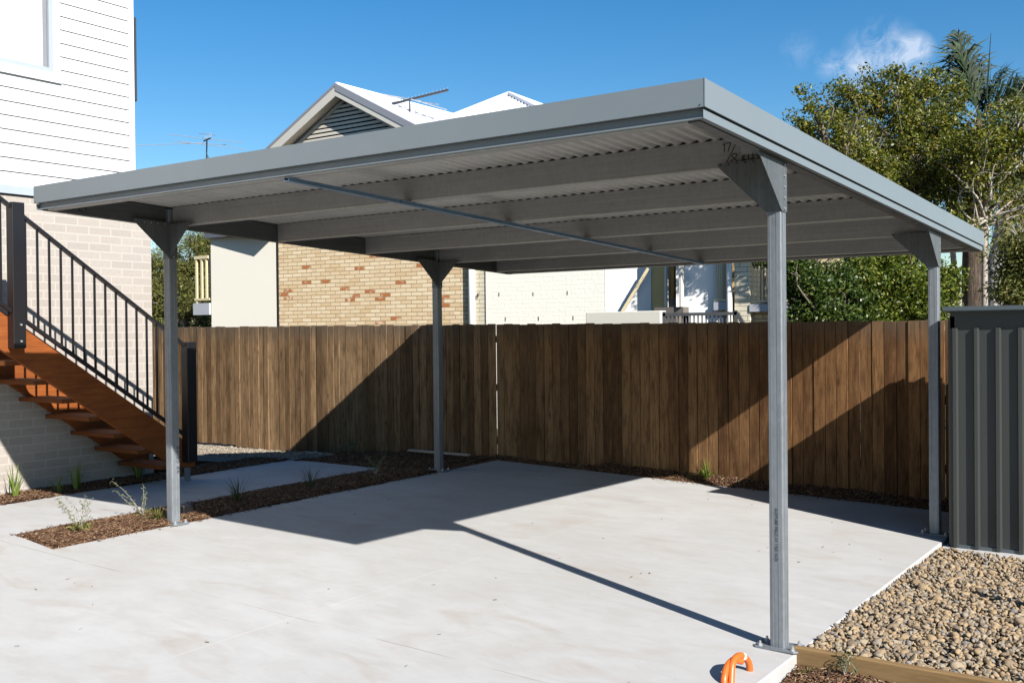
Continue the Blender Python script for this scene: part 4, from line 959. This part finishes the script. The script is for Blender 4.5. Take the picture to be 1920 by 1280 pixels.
tuft('strappy_plant','small thin strappy plant between the two brighter ones by the wall',-7.18,.40,zlf(0,.5),.22,14,M['grassblade'],'plant',.7,.009,'strappy plants along the house wall')
tuft('strappy_plant','strappy plant in deep shade under the staircase',-7.3,1.35,zlf(0,1.1),.26,20,M['grassblade'],'plant',.5,.010,'strappy plants along the house wall')
def wispy(name,label,x,y,z,h,n,lean,mat=M['twigplant'],low=40,group='small plants in the mulch bed'):
    r=empty(name,(x,y,z),label,'shrub',group); b=MB(); P=[]
    for k in range(n):
        a=RNG.uniform(0,6.28); e=np.array([x,y,z])+np.array([math.cos(a)*.5+lean[0],math.sin(a)*.5+lean[1],RNG.uniform(.7,1.1)])*h*RNG.uniform(.6,1.1)
        m=(np.array([x,y,z])+e)/2+RNG.normal(0,.02,3)+np.array([0,0,.02]); pts=smooth_path([(x,y,z),tuple(m),tuple(e)],5)
        b.tube(pts,[.0022*(1-.7*i/len(pts)) for i in range(len(pts))],4)
        for q in pts[3:]: 
            for _ in range(3): P.append(np.array(q)+RNG.normal(0,.008,3))
    b.build('stem',M['palebark'],r)
    leaf_cloud(P,[.010]*len(P),1,.026,mat,'foliage',r,.22,flat=1)
    if low: leaf_cloud([(x,y,z+.02)]*3,[.09,.11,.07],low,.04,M['lowplant'],'low_foliage',r,.25,flat=.5)
    return r
wispy('wispy_shrub','thin twiggy shrub with a green base at the near end of the mulch bed',-5.22,-.60,z_bed(-5.2,-.6),.27,11,(-.2,-.1),low=90)
wispy('wispy_shrub','wispy shrub with a long arching spray just left of the front left post',-5.33,.02,z_bed(-5.3,0),.27,8,(-.35,-.2),low=20)
tuft('grass_clump','pale dry spreading grass clump in the mulch left of the front left post',-5.08,-.02,z_bed(-5.1,0),.12,120,M['lowplant'],'plant',2.2,.007)
tuft('arching_tuft','dark arching needle-leaved tuft in the shaded mulch just right of the front left post',-5.18,.86,z_bed(-5.2,.9),.27,46,M['darktuft'],'plant',1.5,.006,'small plants in the mulch bed')
tuft('arching_tuft','feathery dark tuft in the shaded mulch halfway along the bed',-5.18,1.72,z_bed(-5.2,1.7),.25,40,M['darktuft'],'plant',1.0,.006,'small plants in the mulch bed')
wispy('wispy_shrub','thin upright leafy sprigs at the far end of the shaded mulch bed',-5.2,2.62,z_bed(-5.2,2.6),.22,7,(0,.1),M['leafB'],low=0,group='small plants in the mulch bed')
wispy('weed_clump','small weed clump at the fence foot at the edge of the left shadow',-7.15,4.28,.12,.22,10,(0,0),M['leafB'],low=20,group='weeds along the fence')
tuft('weed_clump','sunlit green grass weeds growing at the fence foot between the two shadows',-2.38,4.34,z_strip(-2.35,4.34),.24,70,M['grassblade'],'weed',1.7,.006,'weeds along the fence')
tuft('weed_clump','small yellow-green weed on the mulch beside the sleeper end',.19,-.12,z_front(.2,-.1),.035,30,M['lowplant'],'weed',2,.006)
wispy('weed_clump','pale thin weed sprouting in front of the timber sleeper',.36,-.10,z_front(.4,-.1),.12,5,(0,0),M['twigplant'],low=0,group='weeds along the sleeper')
b=MB(); z0=zleft(-5.5,4.1); b.bar((-6.0,4.06,z0+.06),(-5.18,4.14,z0+.045),.07,.018); o=b.build('loose_plank',M['paleplank'],bevel=.002); tag(o,'pale loose plank lying on the shaded mulch behind the rear left post','plank')
b=MB(); b.box((-5.13,.18,z_bed(-5.1,.2)),(-5.03,.30,z_bed(-5.1,.2)+.075)); o=b.build('drain_cap',M['blackmetal'],bevel=.012); tag(o,'small black plastic box in the mulch behind the front left post','drain box')
# ------------------------------------------------------------------ light, sky, camera
SUN_TRAVEL=Vector((-.771,.317,-.553)).normalized()
sl=bpy.data.lights.new('sun','SUN'); sl.energy=5.0; sl.angle=math.radians(.53); sl.color=(1,.96,.905)
so=bpy.data.objects.new('sun',sl); so.rotation_euler=SUN_TRAVEL.to_track_quat('-Z','Y').to_euler(); so.location=(6,-4,8); COL.objects.link(so)
w=bpy.data.worlds.new('World'); scene.world=w; w.use_nodes=True; nt=w.node_tree
bg=nt.nodes['Background']; sky=nt.nodes.new('ShaderNodeTexSky'); sky.sky_type='NISHITA'; sky.sun_disc=False
sky.sun_elevation=math.radians(33.6); sky.sun_rotation=math.atan2(.771,-.317); sky.altitude=0; sky.air_density=1.0; sky.dust_density=.25; sky.ozone_density=2.2
# small clouds: soft patches round fixed sky directions, broken up by noise
def N_(t): return nt.nodes.new(t)
tc=N_('ShaderNodeTexCoord'); 
def vm(op,a,b=None):
    n=N_('ShaderNodeVectorMath'); n.operation=op
    for i,v in enumerate((a,b)):
        if v is None: continue
        if isinstance(v,bpy.types.NodeSocket): nt.links.new(v,n.inputs[i])
        else: n.inputs[i].default_value=v
    return n
def mth(op,a,b=None,c=None,clamp=False):
    n=N_('ShaderNodeMath'); n.operation=op; n.use_clamp=clamp
    for i,v in enumerate((a,b,c)):
        if v is None: continue
        if isinstance(v,bpy.types.NodeSocket): nt.links.new(v,n.inputs[i])
        else: n.inputs[i].default_value=v
    return n.outputs[0]
dirn=vm('NORMALIZE',tc.outputs['Generated']).outputs[0]
total=None
for (u,v,r,amp) in ((1716,96,.019,.62),(1608,132,.021,.55),(1655,112,.040,.42),(1556,122,.016,.30),(1500,95,.02,.12)):
    d=Vector(ray(u,v)).normalized(); dist=vm('DISTANCE',dirn,tuple(d)).outputs['Value']
    k=mth('MULTIPLY',mth('SUBTRACT',1.0,mth('DIVIDE',dist,r),clamp=True),amp)
    total=k if total is None else mth('ADD',total,k)
nz=N_('ShaderNodeTexNoise'); nt.links.new(dirn,nz.inputs['Vector']); nz.inputs['Scale'].default_value=46; nz.inputs['Detail'].default_value=9; nz.inputs['Roughness'].default_value=.68; nz.inputs['Distortion'].default_value=.9
mask=mth('MULTIPLY',total,mth('MULTIPLY',mth('SUBTRACT',nz.outputs['Fac'],.36,clamp=True),4.6),clamp=True)
mask=mth('MINIMUM',mask,.55)
hs=N_('ShaderNodeHueSaturation'); hs.inputs['Saturation'].default_value=1.42; nt.links.new(sky.outputs[0],hs.inputs['Color'])
mx=N_('ShaderNodeMix'); mx.data_type='RGBA'; nt.links.new(mask,mx.inputs[0]); nt.links.new(hs.outputs[0],mx.inputs[6]); mx.inputs[7].default_value=(7.4,7.8,8.6,1)
nt.links.new(mx.outputs[2],bg.inputs['Color']); bg.inputs['Strength'].default_value=.064
cam=bpy.data.cameras.new('camera'); cam.sensor_width=36; cam.lens=FPX/1920*36; cam.clip_end=2000; cam.clip_start=.05
co=bpy.data.objects.new('camera',cam); COL.objects.link(co); scene.camera=co
R=Matrix((CR,CU,-CF)).transposed(); co.matrix_world=Matrix.Translation(Vector(CAM))@R.to_4x4()
scene.view_settings.view_transform='Standard'; scene.view_settings.look='None'; scene.view_settings.exposure=1.05; scene.view_settings.gamma=1
scene.render.film_transparent=False
try:
    scene.cycles.max_bounces=8; scene.cycles.diffuse_bounces=1; scene.cycles.transparent_max_bounces=16
except Exception: pass
